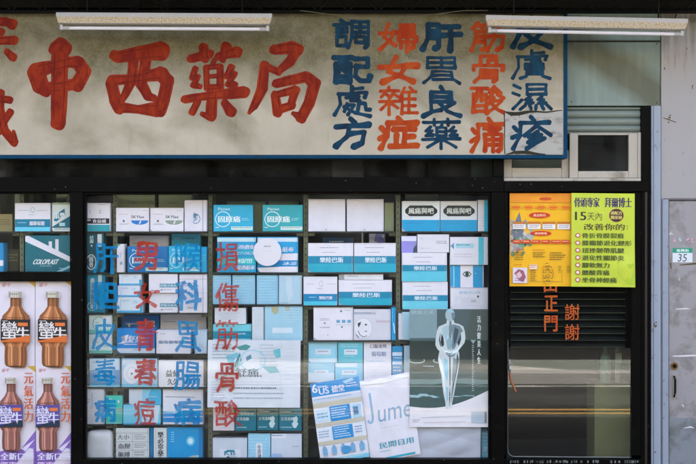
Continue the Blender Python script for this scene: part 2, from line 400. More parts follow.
# ------------------------------------------------------------------ printed faces
WHT = (228, 220, 228)
class Face:
    """maps u (right), v (down) in 0..1 of a flat or slightly curled sheet to space; prints layer on layer"""
    def __init__(s, mb, o, ax, dn, nrm, disp=None, step=0.00018):
        s.mb, s.o, s.ax, s.dn, s.n = mb, Vector(o), Vector(ax), Vector(dn), Vector(nrm)
        s.disp = disp; s.lay = 1; s.step = step; s.asp = s.ax.length / s.dn.length
    def pt(s, u, v, lay=None):
        h = (s.lay if lay is None else lay) * s.step + (s.disp(u, v) if s.disp else 0)
        return s.o + s.ax * u + s.dn * v + s.n * h
    def rect(s, u0, v0, u1, v1, ma):
        nu = max(1, int(abs(u1 - u0) * 24)) if s.disp else 1; nv = max(1, int(abs(v1 - v0) * 24)) if s.disp else 1
        vs_ = [s.pt(u0 + (u1 - u0) * i / nu, v0 + (v1 - v0) * j / nv) for j in range(nv + 1) for i in range(nu + 1)]
        fs = [(j * (nu + 1) + i, (j + 1) * (nu + 1) + i, (j + 1) * (nu + 1) + i + 1, j * (nu + 1) + i + 1) for j in range(nv) for i in range(nu)]
        s.mb.add(vs_, fs, ma)
    def draw(s, els, rnd):
        for e in els:
            t = e[0]; s.lay += 1
            if t == 'r': s.rect(e[1], e[2], e[3], e[4], ink(e[5]))
            elif t == 'p': s.mb.poly([s.pt(u, v) for u, v in reversed(e[1])], ink(e[2]))
            elif t == 'e':
                _, cu, cv, ru, rv, c = e
                s.mb.poly([s.pt(cu + ru * math.cos(a), cv - rv * math.sin(a)) for a in [2 * math.pi * q / 28 for q in range(28)]], ink(c))
            elif t == 'ring':
                _, cu, cv, ru, rv, wd, c = e
                for q in range(28):
                    a, b = 2 * math.pi * q / 28, 2 * math.pi * (q + 1) / 28
                    i_ = 1 - wd
                    s.mb.poly([s.pt(cu + ru * math.cos(a), cv - rv * math.sin(a)), s.pt(cu + ru * math.cos(b), cv - rv * math.sin(b)),
                               s.pt(cu + ru * i_ * math.cos(b), cv - rv * i_ * math.sin(b)), s.pt(cu + ru * i_ * math.cos(a), cv - rv * i_ * math.sin(a))], ink(c))
            elif t in ('t', 'tb', 'tr'):
                _, u0, v0, u1, v1, tx, c = e[:7]; sh = e[7] if len(e) > 7 else 0.0
                vv, ff, _a = glyph(tx)
                if t == 'tb':      # bold: the same letters struck three times a hair apart
                    em = .035 * (v1 - v0) / s.asp / max(1, tx.count('\n') + 1)
                    for dx in (-em, em):
                        s.mb.add([s.pt(u0 + dx + (u1 - u0) * (a + sh * (b - .5)), v1 - (v1 - v0) * b) for a, b in vv], ff, ink(c)); s.lay += .5
                if t == 'tr': pts = [s.pt(u0 + (u1 - u0) * (1 - b), v0 + (v1 - v0) * (1 - a)) for a, b in vv]     # reads upwards
                else: pts = [s.pt(u0 + (u1 - u0) * (a + sh * (b - .5)), v1 - (v1 - v0) * b) for a, b in vv]
                s.mb.add(pts, ff, ink(c))
            elif t == 'd':       # lines of small print
                _, u0, v0, u1, v1, n, c = e
                pitch = (v1 - v0) / n; h = pitch * 0.42
                for q in range(n):
                    u = u0; end = u0 + (u1 - u0) * rnd.uniform(.7, 1.0)
                    while u < end:
                        wd = h / s.asp * rnd.uniform(.5, 1.6)
                        s.mb.poly([s.pt(u, v0 + q * pitch), s.pt(u, v0 + q * pitch + h * rnd.uniform(.7, 1)), s.pt(min(u + wd, u1), v0 + q * pitch + h), s.pt(min(u + wd, u1), v0 + q * pitch)], ink(c))
                        u += wd + h / s.asp * rnd.uniform(.25, .6)
            elif t == 'l':
                _, pl, wd, c = e
                if s.disp:      # follow the creases of a curled sheet
                    pl = [pl[0]] + [(a + (a2 - a) * q_ / 10, b + (b2 - b) * q_ / 10) for (a, b), (a2, b2) in zip(pl[:-1], pl[1:]) for q_ in range(1, 11)]
                for (a, b), (a2, b2) in zip(pl[:-1], pl[1:]):
                    dx, dy = (a2 - a) * s.asp, b2 - b; L = math.hypot(dx, dy) or 1
                    nx_, ny_ = -dy / L * wd / 2 / s.asp, dx / L * wd / 2
                    s.mb.poly([s.pt(a + nx_, b + ny_), s.pt(a2 + nx_, b2 + ny_), s.pt(a2 - nx_, b2 - ny_), s.pt(a - nx_, b - ny_)], ink(c))

YF = 0.08         # front plane of the boxes on the racks
GRP = 'medicine boxes on the display racks'
_cn = [0]
def carton(label, x0, y0, x1, y1, base, els=(), Y=None, rest=None, depth=0.13, name='medicine_box', cat='box', group=GRP, side=None, tilt=0.0):
    """one medicine carton, front face given in photo pixels; stands on the level 'rest' (pixel row on the front plane)"""
    _cn[0] += 1; rnd = random.Random(_cn[0] * 13 + 5)
    yr = YF if Y is None else Y
    yf = YF + rnd.uniform(0.0, 0.022) if Y is None else Y
    xa, xb = X(x0, yr) + 0.0008, X(x1, yr) - 0.0008
    zb = Z(y1, YF) if rest is None else Z(rest, YF)
    zb += 0.0004
    zt = Z(y0, yr)
    mb = MB()
    mb.box(xa, xb, yf, yf + depth, zb, zt, ink(base), bev=0.0022)
    fc = Face(mb, (xa + .0012, yf, zt - .0012), (xb - xa - .0024, 0, 0), (0, 0, zb - zt + .0024), (0, -1, 0))
    dk_ = tuple(int(c * .78) for c in base)
    seam = [('l', [(0, .03), (1, .03)], .007, dk_)] if rnd.random() < .6 else [('l', [(.97, 0), (.97, 1)], .007 / fc.asp, dk_)]
    if rnd.random() < .35: seam.append(('p', [(0, 1), (0, rnd.uniform(.86, .95)), (rnd.uniform(.05, .12), 1)], dk_))      # a dented corner
    fc.draw(list(els) + seam, rnd)
    o = mb.build(name)
    o.rotation_euler.z = math.radians(rnd.uniform(-.9, .9)); o.rotation_euler.y = math.radians(tilt)
    tag(o, label, cat, group)
    return o

def sheet(name, label, cat, corners, Y, base, els=(), disp=None, thick=0.0012, group=None, back=None, step=0.00012):
    """a sheet of paper or card hung flat or slightly curled; corners TL,TR,BL in photo pixels"""
    _cn[0] += 1; rnd = random.Random(_cn[0] * 7 + 3)
    tl, tr, bl = [Vector((X(a, Y), Y, Z(b, Y))) for a, b in corners]
    mb = MB()
    fc = Face(mb, tl, tr - tl, bl - tl, (0, -1, 0), disp, step)
    n = 26 if disp else 1
    f_ = [fc.pt(i / n, j / n, 0) for j in range(n + 1) for i in range(n + 1)]
    b_ = [p + Vector((0, thick, 0)) for p in f_]
    N = n + 1; fs = []
    for j in range(n):
        for i in range(n):
            q = (j * N + i, (j + 1) * N + i, (j + 1) * N + i + 1, j * N + i + 1)
            fs.append(q); fs.append(tuple(a + N * N for a in reversed(q)))
    rim = [i for i in range(N)] + [j * N + n for j in range(1, N)] + [n * N + i for i in range(n - 1, -1, -1)] + [j * N for j in range(n - 1, 0, -1)]
    for a, b in zip(rim, rim[1:] + rim[:1]): fs.append((a, b, b + N * N, a + N * N))
    mb.add(f_ + b_, fs, ink(base))
    fc.lay = 1
    fc.draw(els, rnd)
    return tag(mb.build(name), label, cat, group)

# ------------------------------------------------------------------ setting: street
asph = mat('asphalt', (72, 74, 70), rough=0.9, var=0.4, scale=1.6, dirt=(38, 38, 38), dirt_amt=0.42, dirt_scale=1.1, stretch=(.22, 1, 1))
concrete = mat('concrete', (128, 126, 118), rough=0.9, var=0.2, scale=2.5, dirt=(80, 78, 72), dirt_amt=0.2, dirt_scale=1.5)
yel = mat('yellow_road_paint', (160, 128, 70), rough=0.7, var=0.15, scale=8)
wpaint = mat('white_road_paint', (176, 176, 170), rough=0.8, var=0.3, scale=2, dirt=(90, 90, 86), dirt_amt=.35, dirt_scale=1.2)
ROADZ = -0.12
def flat(name, x0, x1, y0, y1, z, ma):
    mb = MB(); mb.poly([(x0, y0, z), (x1, y0, z), (x1, y1, z), (x0, y1, z)], ma)
    return tag(mb.build(name, origin=(0, 0, 0)), kind='structure')
flat('ground', -150, 150, -150, 150, ROADZ - 0.012, mat('bare_ground', (95, 92, 80), rough=0.95, var=0.2, scale=0.5))
flat('road', -80, 80, -7.62, -0.85, ROADZ, asph)
for n_, y_ in ((0, -4.90), (1, -5.18)):
    flat('road_marking', -60, 60, y_ - .065, y_ + .065, ROADZ + .004, yel)
flat('road_marking', -60, 60, -7.40, -7.28, ROADZ + .004, wpaint)
def slab(name, x0, x1, y0, y1, z0, z1, ma, bev=0.012):
    mb = MB(); mb.box(x0, x1, y0, y1, z0, z1, ma, bev); return tag(mb.build(name), kind='structure')
slab('pavement', -60, 60, -0.85, -0.06, -0.3, -0.001, concrete)
slab('kerb', -60, 60, -7.95, -7.62, -0.3, 0.02, mat('pale_kerb', (150, 150, 146), rough=0.85, var=0.2, scale=3))
slab('opposite_pavement', -60, 60, -9.5, -7.952, -0.3, 0.0, mat('pavement_tiles', (112, 118, 110), rough=0.9, var=0.25, scale=2))

mb = MB(); mb.poly([(-2.5, -7.96, .004), (2.95, -7.96, .004), (1.95, -8.75, .004), (1.2, -9.0, .004), (-2.5, -9.2, .004)], mat('sunlit_paving', (176, 176, 168), rough=.9, var=.2, scale=2, dirt=(110, 112, 104), dirt_amt=.3, dirt_scale=1.4)); tag(mb.build('sunlit_patch', origin=(0, 0, 0)), kind='structure')  # pale polygon paints a sunlit stretch of pavement with a slanting edge
# arcade building over the road (seen only as the dark reflection in the glass)
ob = empty('arcade_building', (0, -12, 0), 'dark arcade building across the road, seen only as a reflection in the glass', 'building')
plast = mat('arcade_plaster', (168, 160, 148), rough=0.85, var=0.2, scale=1)
dark_in = mat('arcade_inside', (30, 29, 28), rough=0.8, var=0.2, scale=1)
mb = MB(); mb.box(-26, 26, -18, -9.3, 3.5, 5.6, plast); mb.build('upper_storey', ob)
mb = MB(); mb.box(-26, 26, -13.9, -13.7, -0.1, 3.48, dark_in); mb.build('back_wall', ob)
mb = MB(); mb.box(-26, 26, -13.7, -9.51, -0.2, -0.01, dark_in); mb.build('arcade_floor', ob)
for i in range(11):
    x_ = -25 + i * 5.0
    mb = MB(); mb.box(x_ - .22, x_ + .22, -10.3, -9.85, 0, 3.48, dark_in, 0.02); mb.build('pillar', ob)
for i in range(14):
    x_ = -24 + i * 3.6
    mb = MB(); mb.box(x_, x_ + 1.5, -9.29, -9.26, 4.2, 5.2, dark_in); mb.build('window', ob)

# ------------------------------------------------------------------ the shop's own building
SB = empty('shop_building', (0, 1.6, 0), 'low shop house behind the signboard, window and door', 'building')
gw = mat('old_plaster', (165, 163, 152), rough=0.85, var=0.15, scale=2, dirt=(88, 84, 62), dirt_amt=0.25, dirt_scale=1.2)
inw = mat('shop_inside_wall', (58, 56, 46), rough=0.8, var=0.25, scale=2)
def wall(name, x0, x1, y0, y1, z0, z1, ma):
    mb = MB(); mb.box(x0, x1, y0, y1, z0, z1, ma); return mb.build(name, SB)
wall('upper_wall', -9, 9, 0.03, 0.23, 3.42, 7.35, gw)
wall('front_wall', -9, X(-130), 0.03, 0.23, -0.2, 3.42, gw)
wall('front_wall', X(700) + .25, 9, 0.03, 0.23, -0.2, 3.42, gw)
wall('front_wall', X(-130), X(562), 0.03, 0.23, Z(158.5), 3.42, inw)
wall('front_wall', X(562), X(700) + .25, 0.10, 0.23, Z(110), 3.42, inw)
wall('side_wall', -9.2, -9, 0.03, 7, -0.2, 7.35, gw)
wall('side_wall', 9, 9.2, 0.03, 7, -0.2, 7.35, gw)
wall('back_wall', -9.2, 9.2, 7, 7.2, -0.2, 7.35, gw)
wall('roof', -9.2, 9.2, 0.0, 7.2, 7.352, 7.5, gw)
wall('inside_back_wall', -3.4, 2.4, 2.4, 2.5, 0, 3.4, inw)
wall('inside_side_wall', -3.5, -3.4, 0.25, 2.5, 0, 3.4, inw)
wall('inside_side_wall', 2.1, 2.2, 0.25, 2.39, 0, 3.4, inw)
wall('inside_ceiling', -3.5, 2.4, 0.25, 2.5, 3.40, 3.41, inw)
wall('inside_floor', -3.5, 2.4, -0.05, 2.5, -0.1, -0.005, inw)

# ------------------------------------------------------------------ awning with lattice truss
AW = empty('awning', (0, -0.6, 3.3), 'dark steel awning with lattice truss above the signboard', 'awning')
steel = mat('dark_steel', (38, 38, 36), rough=0.6, spec=.1, var=0.3, scale=5, metal=0.0, dirt=(60, 48, 34), dirt_amt=0.15, dirt_scale=4)
mb = MB(); n_ = 160; vs_ = []; fs = []
for i in range(n_ + 1):
    x_ = -4.2 + 8.4 * i / n_; h_ = 0.018 * math.sin(i * math.pi / 2 * 1.0)
    vs_ += [(x_, -.88, 3.50 + h_), (x_, 0.03, 3.60 + h_), (x_, -.88, 3.504 + h_), (x_, 0.03, 3.604 + h_)]
for i in range(n_):
    a = i * 4
    fs += [(a, a + 1, a + 5, a + 4), (a + 2, a + 6, a + 7, a + 3)]
mb.add(vs_, fs, steel); mb.build('roof_sheet', AW)
for yy in (-0.17, -.82):
    zc = Z(11.5, yy) if yy > -0.5 else 3.24
    mb = MB(); mb.tube([(-4.2, yy, zc), (4.2, yy, zc)], 0.014, steel); mb.tube([(-4.2, yy, zc + .23), (4.2, yy, zc + .23)], 0.014, steel); mb.build('chord', AW)
    mb = MB(); q = 0; x_ = -4.2
    while x_ < 4.1:
        mb.tube([(x_, yy, zc + .23 * (q % 2)), (x_ + .2, yy, zc + .23 * (1 - q % 2))], 0.008, steel, n=6)
        mb.tube([(x_, yy + .004, zc + .23 * (1 - q % 2)), (x_ + .2, yy + .004, zc + .23 * (q % 2))], 0.008, steel, n=6)
        x_ += .2; q += 1
    mb.build('lattice', AW)
for x_ in (-4.0, -2.55, 2.62, 4.0):
    mb = MB(); mb.box(x_ - .02, x_ + .02, -.86, 0.03, 3.46, 3.5, steel); mb.build('bracket', AW)
mb = MB(); mb.box(-4.2, 4.2, -0.10, 0.03, 3.23, 3.40, steel); mb.build('wall_beam', AW)
# thin loose cable strung under the awning
cable = MB(); pts = []
for i in range(25):
    t = i / 24; px_ = 300 + 188 * t
    pts.append((X(px_, -.2), -.205, Z(10.5 + 7 * math.sin(math.pi * min(1, t * 1.15)) , -.2)))
cable.tube(pts, 0.0028, mat('pale_cable', (150, 140, 110), rough=0.6), n=6)
tag(cable.build('cable'), 'thin pale cable sagging along the top of the signboard', 'cable')

# ------------------------------------------------------------------ signboard
def sign_mat():
    m = bpy.data.materials.new('weathered_sign_paint'); m.use_nodes = True
    n, l = m.node_tree.nodes, m.node_tree.links; b = n['Principled BSDF']; b.inputs['Roughness'].default_value = 0.6; b.inputs['Specular IOR Level'].default_value = .15
    tc = n.new('ShaderNodeTexCoord')
    def noise(sc, det, ro=.6, st=(1, 1, 1), off=(0, 0, 0), dist=0):
        mp = n.new('ShaderNodeMapping'); mp.inputs['Scale'].default_value = st; mp.inputs['Location'].default_value = off
        l.new(tc.outputs['Object'], mp.inputs[0])
        t = n.new('ShaderNodeTexNoise'); t.inputs['Scale'].default_value = sc; t.inputs['Detail'].default_value = det; t.inputs['Roughness'].default_value = ro; t.inputs['Distortion'].default_value = dist
        l.new(mp.outputs[0], t.inputs['Vector']); return t.outputs['Fac']
    def ramp(src, a, b_, ca=(0, 0, 0, 1), cb=(1, 1, 1, 1)):
        r = n.new('ShaderNodeValToRGB'); r.color_ramp.elements[0].position = a; r.color_ramp.elements[1].position = b_
        r.color_ramp.elements[0].color = ca; r.color_ramp.elements[1].color = cb; l.new(src, r.inputs[0]); return r.outputs[0]
    def mixc(f, a, b_):
        x = n.new('ShaderNodeMix'); x.data_type = 'RGBA'
        if hasattr(f, 'links'): l.new(f, x.inputs['Factor'])
        else: x.inputs['Factor'].default_value = f
        for s_, v in (('A', a), ('B', b_)):
            if hasattr(v, 'links'): l.new(v, x.inputs[s_])
            else: x.inputs[s_].default_value = v
        return x.outputs['Result']
    def mth(op, a, b_):
        x = n.new('ShaderNodeMath'); x.operation = op; x.use_clamp = True
        for i, v in enumerate((a, b_)):
            if hasattr(v, 'links'): l.new(v, x.inputs[i])
            else: x.inputs[i].default_value = v
        return x.outputs[0]
    # mould in blotches, mixed in more strongly towards the top of the board
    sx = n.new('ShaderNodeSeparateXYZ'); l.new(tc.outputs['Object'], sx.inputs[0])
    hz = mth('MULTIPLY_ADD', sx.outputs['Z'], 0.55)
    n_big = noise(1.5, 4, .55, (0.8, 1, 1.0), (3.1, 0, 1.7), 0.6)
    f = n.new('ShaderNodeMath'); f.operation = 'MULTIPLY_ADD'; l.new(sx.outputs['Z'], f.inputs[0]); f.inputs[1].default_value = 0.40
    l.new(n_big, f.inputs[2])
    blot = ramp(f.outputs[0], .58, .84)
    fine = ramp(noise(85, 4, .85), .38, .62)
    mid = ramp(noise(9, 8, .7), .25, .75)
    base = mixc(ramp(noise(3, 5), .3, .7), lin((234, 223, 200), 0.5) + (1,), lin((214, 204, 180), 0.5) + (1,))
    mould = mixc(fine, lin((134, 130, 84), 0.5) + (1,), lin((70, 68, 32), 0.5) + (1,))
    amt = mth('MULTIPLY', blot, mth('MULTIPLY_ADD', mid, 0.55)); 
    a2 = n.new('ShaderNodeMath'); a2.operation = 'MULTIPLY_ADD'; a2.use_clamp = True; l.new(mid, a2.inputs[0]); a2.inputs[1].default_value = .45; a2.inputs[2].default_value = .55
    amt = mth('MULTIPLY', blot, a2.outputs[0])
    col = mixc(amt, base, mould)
    spots = ramp(noise(26, 6, .8, off=(5, 2, 1)), .66, .74)
    grain = ramp(noise(130, 3, .8), .5, .7)
    col = mixc(mth('MULTIPLY', grain, .22), col, lin((120, 110, 70), .5) + (1,))
    col = mixc(mth('MULTIPLY', spots, .5), col, lin((96, 86, 50), 0.5) + (1,))
    streak = ramp(noise(16, 5, .7, (1, 1, .08)), .58, .76)
    col = mixc(mth('MULTIPLY', streak, .22), col, lin((112, 102, 64), 0.5) + (1,))
    l.new(col, b.inputs['Base Color'])
    return m
SY = -0.12
SX0 = -120
SG = empty('signboard', (X(220, SY), SY, Z(158, SY)), 'long weathered cream signboard painted with large red and smaller blue Chinese characters', 'signboard')
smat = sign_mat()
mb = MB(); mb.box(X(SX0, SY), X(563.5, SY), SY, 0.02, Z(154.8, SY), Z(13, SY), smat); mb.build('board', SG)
bl = mat('blue_trim_paint', (0, 70, 104), rough=0.6, spec=.1, var=0.25, scale=10, dirt=(30, 44, 52), dirt_amt=0.15, dirt_scale=6)
mb = MB(); mb.box(X(SX0, SY), X(567.3, SY), SY - .006, 0.02, Z(158.3, SY), Z(154.8, SY) - .0003, bl); mb.build('trim', SG)
mb = MB(); mb.box(X(563.5, SY) + .0003, X(567.3, SY), SY - .006, 0.02, Z(154.8, SY), Z(13, SY), bl); mb.build('trim', SG)
# replaced corner sheet of the board
pm = mat('patch_paint', (206, 204, 194), rough=0.55, var=0.08, scale=5, dirt=(96, 92, 66), dirt_amt=0.28, dirt_scale=5, stretch=(1, 1, 2.2))
mb = MB(); mb.box(X(505, SY), X(563, SY), SY - .003, SY - .0002, Z(154.4, SY), Z(111, SY), pm); mb.build('patch_panel', SG)
grm = mat('grime_seam', (58, 54, 34), rough=0.9, var=0.4, scale=30)
def ragged(pts, Y, ma, parent, name='stain', seed=3, wid=1.0):
    """a ragged dirty seam along a line of photo pixels (x,y,half width)"""
    rd = random.Random(seed); bl_ = [pts]
    for a, b in zip(pts, pts[1:]):
        for q_ in range(int(math.hypot(b[0] - a[0], b[1] - a[1]) * .9)):
            t = rd.random(); r_ = (a[2] + (b[2] - a[2]) * t)
            vert = abs(b[0] - a[0]) < 1
            bl_.append([(a[0] + (b[0] - a[0]) * t + (rd.gauss(0, r_ * .8) if vert else 0), a[1] + (b[1] - a[1]) * t + (0 if vert else abs(rd.gauss(0, r_ * 1.5))), rd.uniform(.06, .3) * (r_ + .3))])
    return paint(name, brush_strokes(bl_, seed, .9, 200), Y, ma, parent)
ragged([(505, 112, .5), (511, 113.5, 2.2), (522, 112.6, 1.8), (538, 111.5, .9), (562, 110.6, .4)], SY - .0034, grm, SG)
ragged([(504.8, 113, .4), (504.8, 154, .35)], SY - .0036, grm, SG, seed=5)
ragged([(507, 154.5, .4), (515, 152.3, 1.4), (528, 152.6, 1.6), (545, 154, .5)], SY - .0038, grm, SG, seed=8)
for s_ in (2, 5, 9):
    pass
RED = paint_mat('red_sign_enamel', (146, 25, 3), (190, 60, 12), 14, g=.46)
REDD = paint_mat('dark_red_sign_enamel', (116, 17, 5), (156, 40, 10), 20, g=.45)
ORG = paint_mat('orange_sign_enamel', (184, 54, 8), (206, 88, 24), 14, g=.55)
BLU = paint_mat('blue_sign_enamel', (2, 46, 72), (10, 80, 112), 14, g=.5)
Yc = SY - .0012
def c1(pts, sc=2.9, ox=0, oy=0):   # crop coordinates to photo pixels
    return [(ox + a / sc, oy + b / sc, r / sc * 1.16 + .35) for a, b, r in pts]
zhong = [c1([(160, 141, 15), (176, 126, 14), (190, 141, 15)]), c1([(174, 140, 19), (172, 260, 20), (169, 356, 17)]), c1([(166, 364, 9), (172, 366, 9)]),
         c1([(104, 208, 20), (118, 250, 19), (132, 263, 14)]), c1([(108, 204, 17), (150, 193, 13), (200, 180, 13), (226, 181, 16), (244, 208, 16), (224, 246, 17)]), c1([(130, 256, 13), (218, 244, 13)])]
xi = [c1([(332, 160, 12), (340, 165, 13), (440, 150, 19), (466, 148, 22)]), c1([(324, 240, 14), (334, 290, 13), (346, 318, 11)]), c1([(324, 234, 13), (400, 226, 9), (466, 213, 16), (487, 238, 14)]),
      c1([(486, 234, 15), (474, 290, 15), (462, 318, 17)]), c1([(346, 312, 13), (400, 316, 10), (450, 318, 17)]), c1([(388, 168, 12), (380, 240, 11), (354, 288, 8)]), c1([(424, 168, 13), (410, 245, 13), (430, 280, 10), (444, 284, 9)])]
q = 4.42
yao = [c1(s_, q, 180, 30) for s_ in [[(48, 126, 14), (130, 105, 15)], [(104, 76, 16), (112, 128, 13)], [(204, 76, 20), (190, 128, 13)], [(166, 118, 12), (252, 96, 19)],
       [(115, 165, 10), (118, 255, 11)], [(178, 162, 12), (178, 255, 12)], [(115, 165, 9), (178, 160, 10)], [(118, 206, 7), (175, 204, 7)], [(118, 252, 9), (178, 250, 9)], [(150, 136, 9), (140, 160, 7)],
       [(68, 172, 11), (54, 210, 9), (80, 206, 8), (60, 242, 11), (86, 248, 9)], [(226, 166, 13), (204, 206, 10), (240, 194, 11), (210, 240, 10), (242, 240, 12)],
       [(20, 306, 13), (150, 287, 15), (282, 274, 22)], [(146, 268, 18), (140, 330, 19), (138, 380, 19)], [(100, 370, 8), (130, 385, 12)], [(76, 320, 14), (54, 360, 14)], [(198, 322, 13), (226, 360, 19)]]]
ju = [c1(s_, q, 180, 30) for s_ in [[(416, 88, 17), (500, 76, 22), (520, 86, 22)], [(516, 88, 21), (490, 135, 18), (432, 185, 12)], [(374, 156, 16), (364, 260, 19), (330, 335, 14), (308, 364, 6)], [(384, 162, 13), (436, 186, 12)],
      [(424, 236, 15), (560, 206, 18), (594, 238, 23), (572, 320, 21), (536, 386, 21), (500, 368, 8)], [(420, 288, 15), (432, 364, 17)], [(420, 288, 11), (510, 264, 15)], [(510, 266, 16), (488, 332, 13)], [(436, 352, 15), (494, 332, 13)]]]
lt = [c1(s_, 5.8, 0, 0) for s_ in [[(-170, 120, 22), (40, 126, 20), (68, 138, 26)], [(-60, 60, 20), (-50, 100, 20)], [(-120, 184, 18), (6, 184, 18)], [(-160, 244, 18), (82, 232, 20)], [(-60, 240, 20), (-56, 360, 20)], [(40, 300, 15), (74, 330, 20)], [(-120, 300, 18), (-150, 340, 18)]]]
lb = [c1(s_, 4.64, 0, 70) for s_ in [[(-120, 140, 13), (0, 134, 13), (44, 138, 14)], [(-70, 110, 12), (-60, 150, 10)], [(4, 105, 14), (0, 180, 14), (20, 280, 16), (66, 336, 15), (62, 286, 5)], [(46, 196, 14), (28, 225, 14), (-6, 290, 12)], [(-110, 190, 12), (-40, 190, 10)], [(-110, 190, 12), (-110, 300, 12)], [(-40, 190, 11), (-40, 300, 11)], [(-110, 245, 9), (-40, 245, 9)], [(-110, 300, 10), (-40, 300, 10)]]]
for i, s_ in enumerate((lt, lb, zhong, xi, yao, ju)):
    mb = MB()
    for pl in brush_strokes(s_, 20 + i, 0.55, 130, True): mb.poly([(X(x, Yc), Yc, Z(y, Yc)) for x, y in pl], RED)
    rd = random.Random(i)
    for st in s_:       # overlapping passes of the brush leave thin darker ridges along the stroke
        if len(st) < 2: continue
        for off in (-.6, .64):
            mk_ = []
            for a_, b_ in zip(st, st[1:]):
                dx, dy = b_[0] - a_[0], b_[1] - a_[1]; L = math.hypot(dx, dy) or 1
                for t_ in (.12, .5, .9):
                    r_ = a_[2] + (b_[2] - a_[2]) * t_
                    mk_.append((a_[0] + dx * t_ - dy / L * r_ * off, a_[1] + dy * t_ + dx / L * r_ * off, rd.uniform(.15, .7)))
            for pl in brush_strokes([mk_], rd.randint(0, 99), .25, 70): mb.poly([(X(x, Yc), Yc - .0006, Z(y, Yc)) for x, y in pl], REDD)
    o = mb.build('painted_character', SG)
    tag(o, ['red character cut by the left edge, upper', 'red character cut by the left edge, lower', 'large red character for middle', 'large red character for west', 'large red character for medicine', 'large red character for office'][i])
SUB = [('調配處方', BLU, 331.5, 372, [(18, 50), (54, 85), (84.5, 118), (117.5, 149)]),
       ('婦女雜症', ORG, 377.5, 419, [(21.5, 52.5), (55.5, 84), (85.5, 116), (116.5, 150)]),
       ('肝胃良藥', BLU, 420.5, 462, [(21.5, 51), (54, 84.5), (86, 117.5), (117.5, 149)]),
       ('筋骨酸痛', ORG, 470, 506.5, [(21.5, 52.5), (53, 83), (85, 115), (118, 153)]),
       ('皮膚濕疹', BLU, 511, 552, [(17, 48), (49.5, 80), (82, 111), (116, 150)])]
for ci, (t_, m_, xa, xb, rows) in enumerate(SUB):
    for ri, (ch, (ya, yb)) in enumerate(zip(t_, rows)):
        yy = Yc - (.0035 if ch == '疹' else 0)
        paint('painted_character', stroke_char(ch, xa, ya, xb, yb, 1.5 if ch in '藥雜膚濕胃' else 1.85 if ch in '調處酸骨' else 2.0 if ch in '良疹筋痛婦' else 2.1 if ch in '調處酸筋骨痛婦胃' else 2.6, seed=ci * 10 + ri, wobble=.5, N=90), yy, m_, SG)

# ------------------------------------------------------------------ unlit fluorescent fittings under the awning
fx = mat('fitting_paint', (212, 212, 212), rough=0.45, var=0.08, scale=12)
def rustfleck():
    m = mat('rust_flecked_fitting', (216, 214, 206), rough=0.5)
    n, l = m.node_tree.nodes, m.node_tree.links; b = n['Principled BSDF']; tc = n.new('ShaderNodeTexCoord')
    no = n.new('ShaderNodeTexNoise'); no.inputs['Scale'].default_value = 105; no.inputs['Detail'].default_value = 7; no.inputs['Roughness'].default_value = .7; l.new(tc.outputs['Object'], no.inputs['Vector'])
    r = n.new('ShaderNodeValToRGB'); e = r.color_ramp.elements
    e[0].position = .44; e[0].color = lin((206, 204, 194), 0.62) + (1,); e[1].position = .56; e[1].color = lin((198, 168, 100), 0.62) + (1,)
    x = e.new(.64); x.color = lin((146, 112, 58), 0.62) + (1,)
    l.new(no.outputs['Fac'], r.inputs[0]); l.new(r.outputs[0], b.inputs['Base Color']); return m
rf = rustfleck()
tubem = mat('fluorescent_tube_glass', (226, 224, 232), rough=0.2, var=0.02)
FY = -0.42
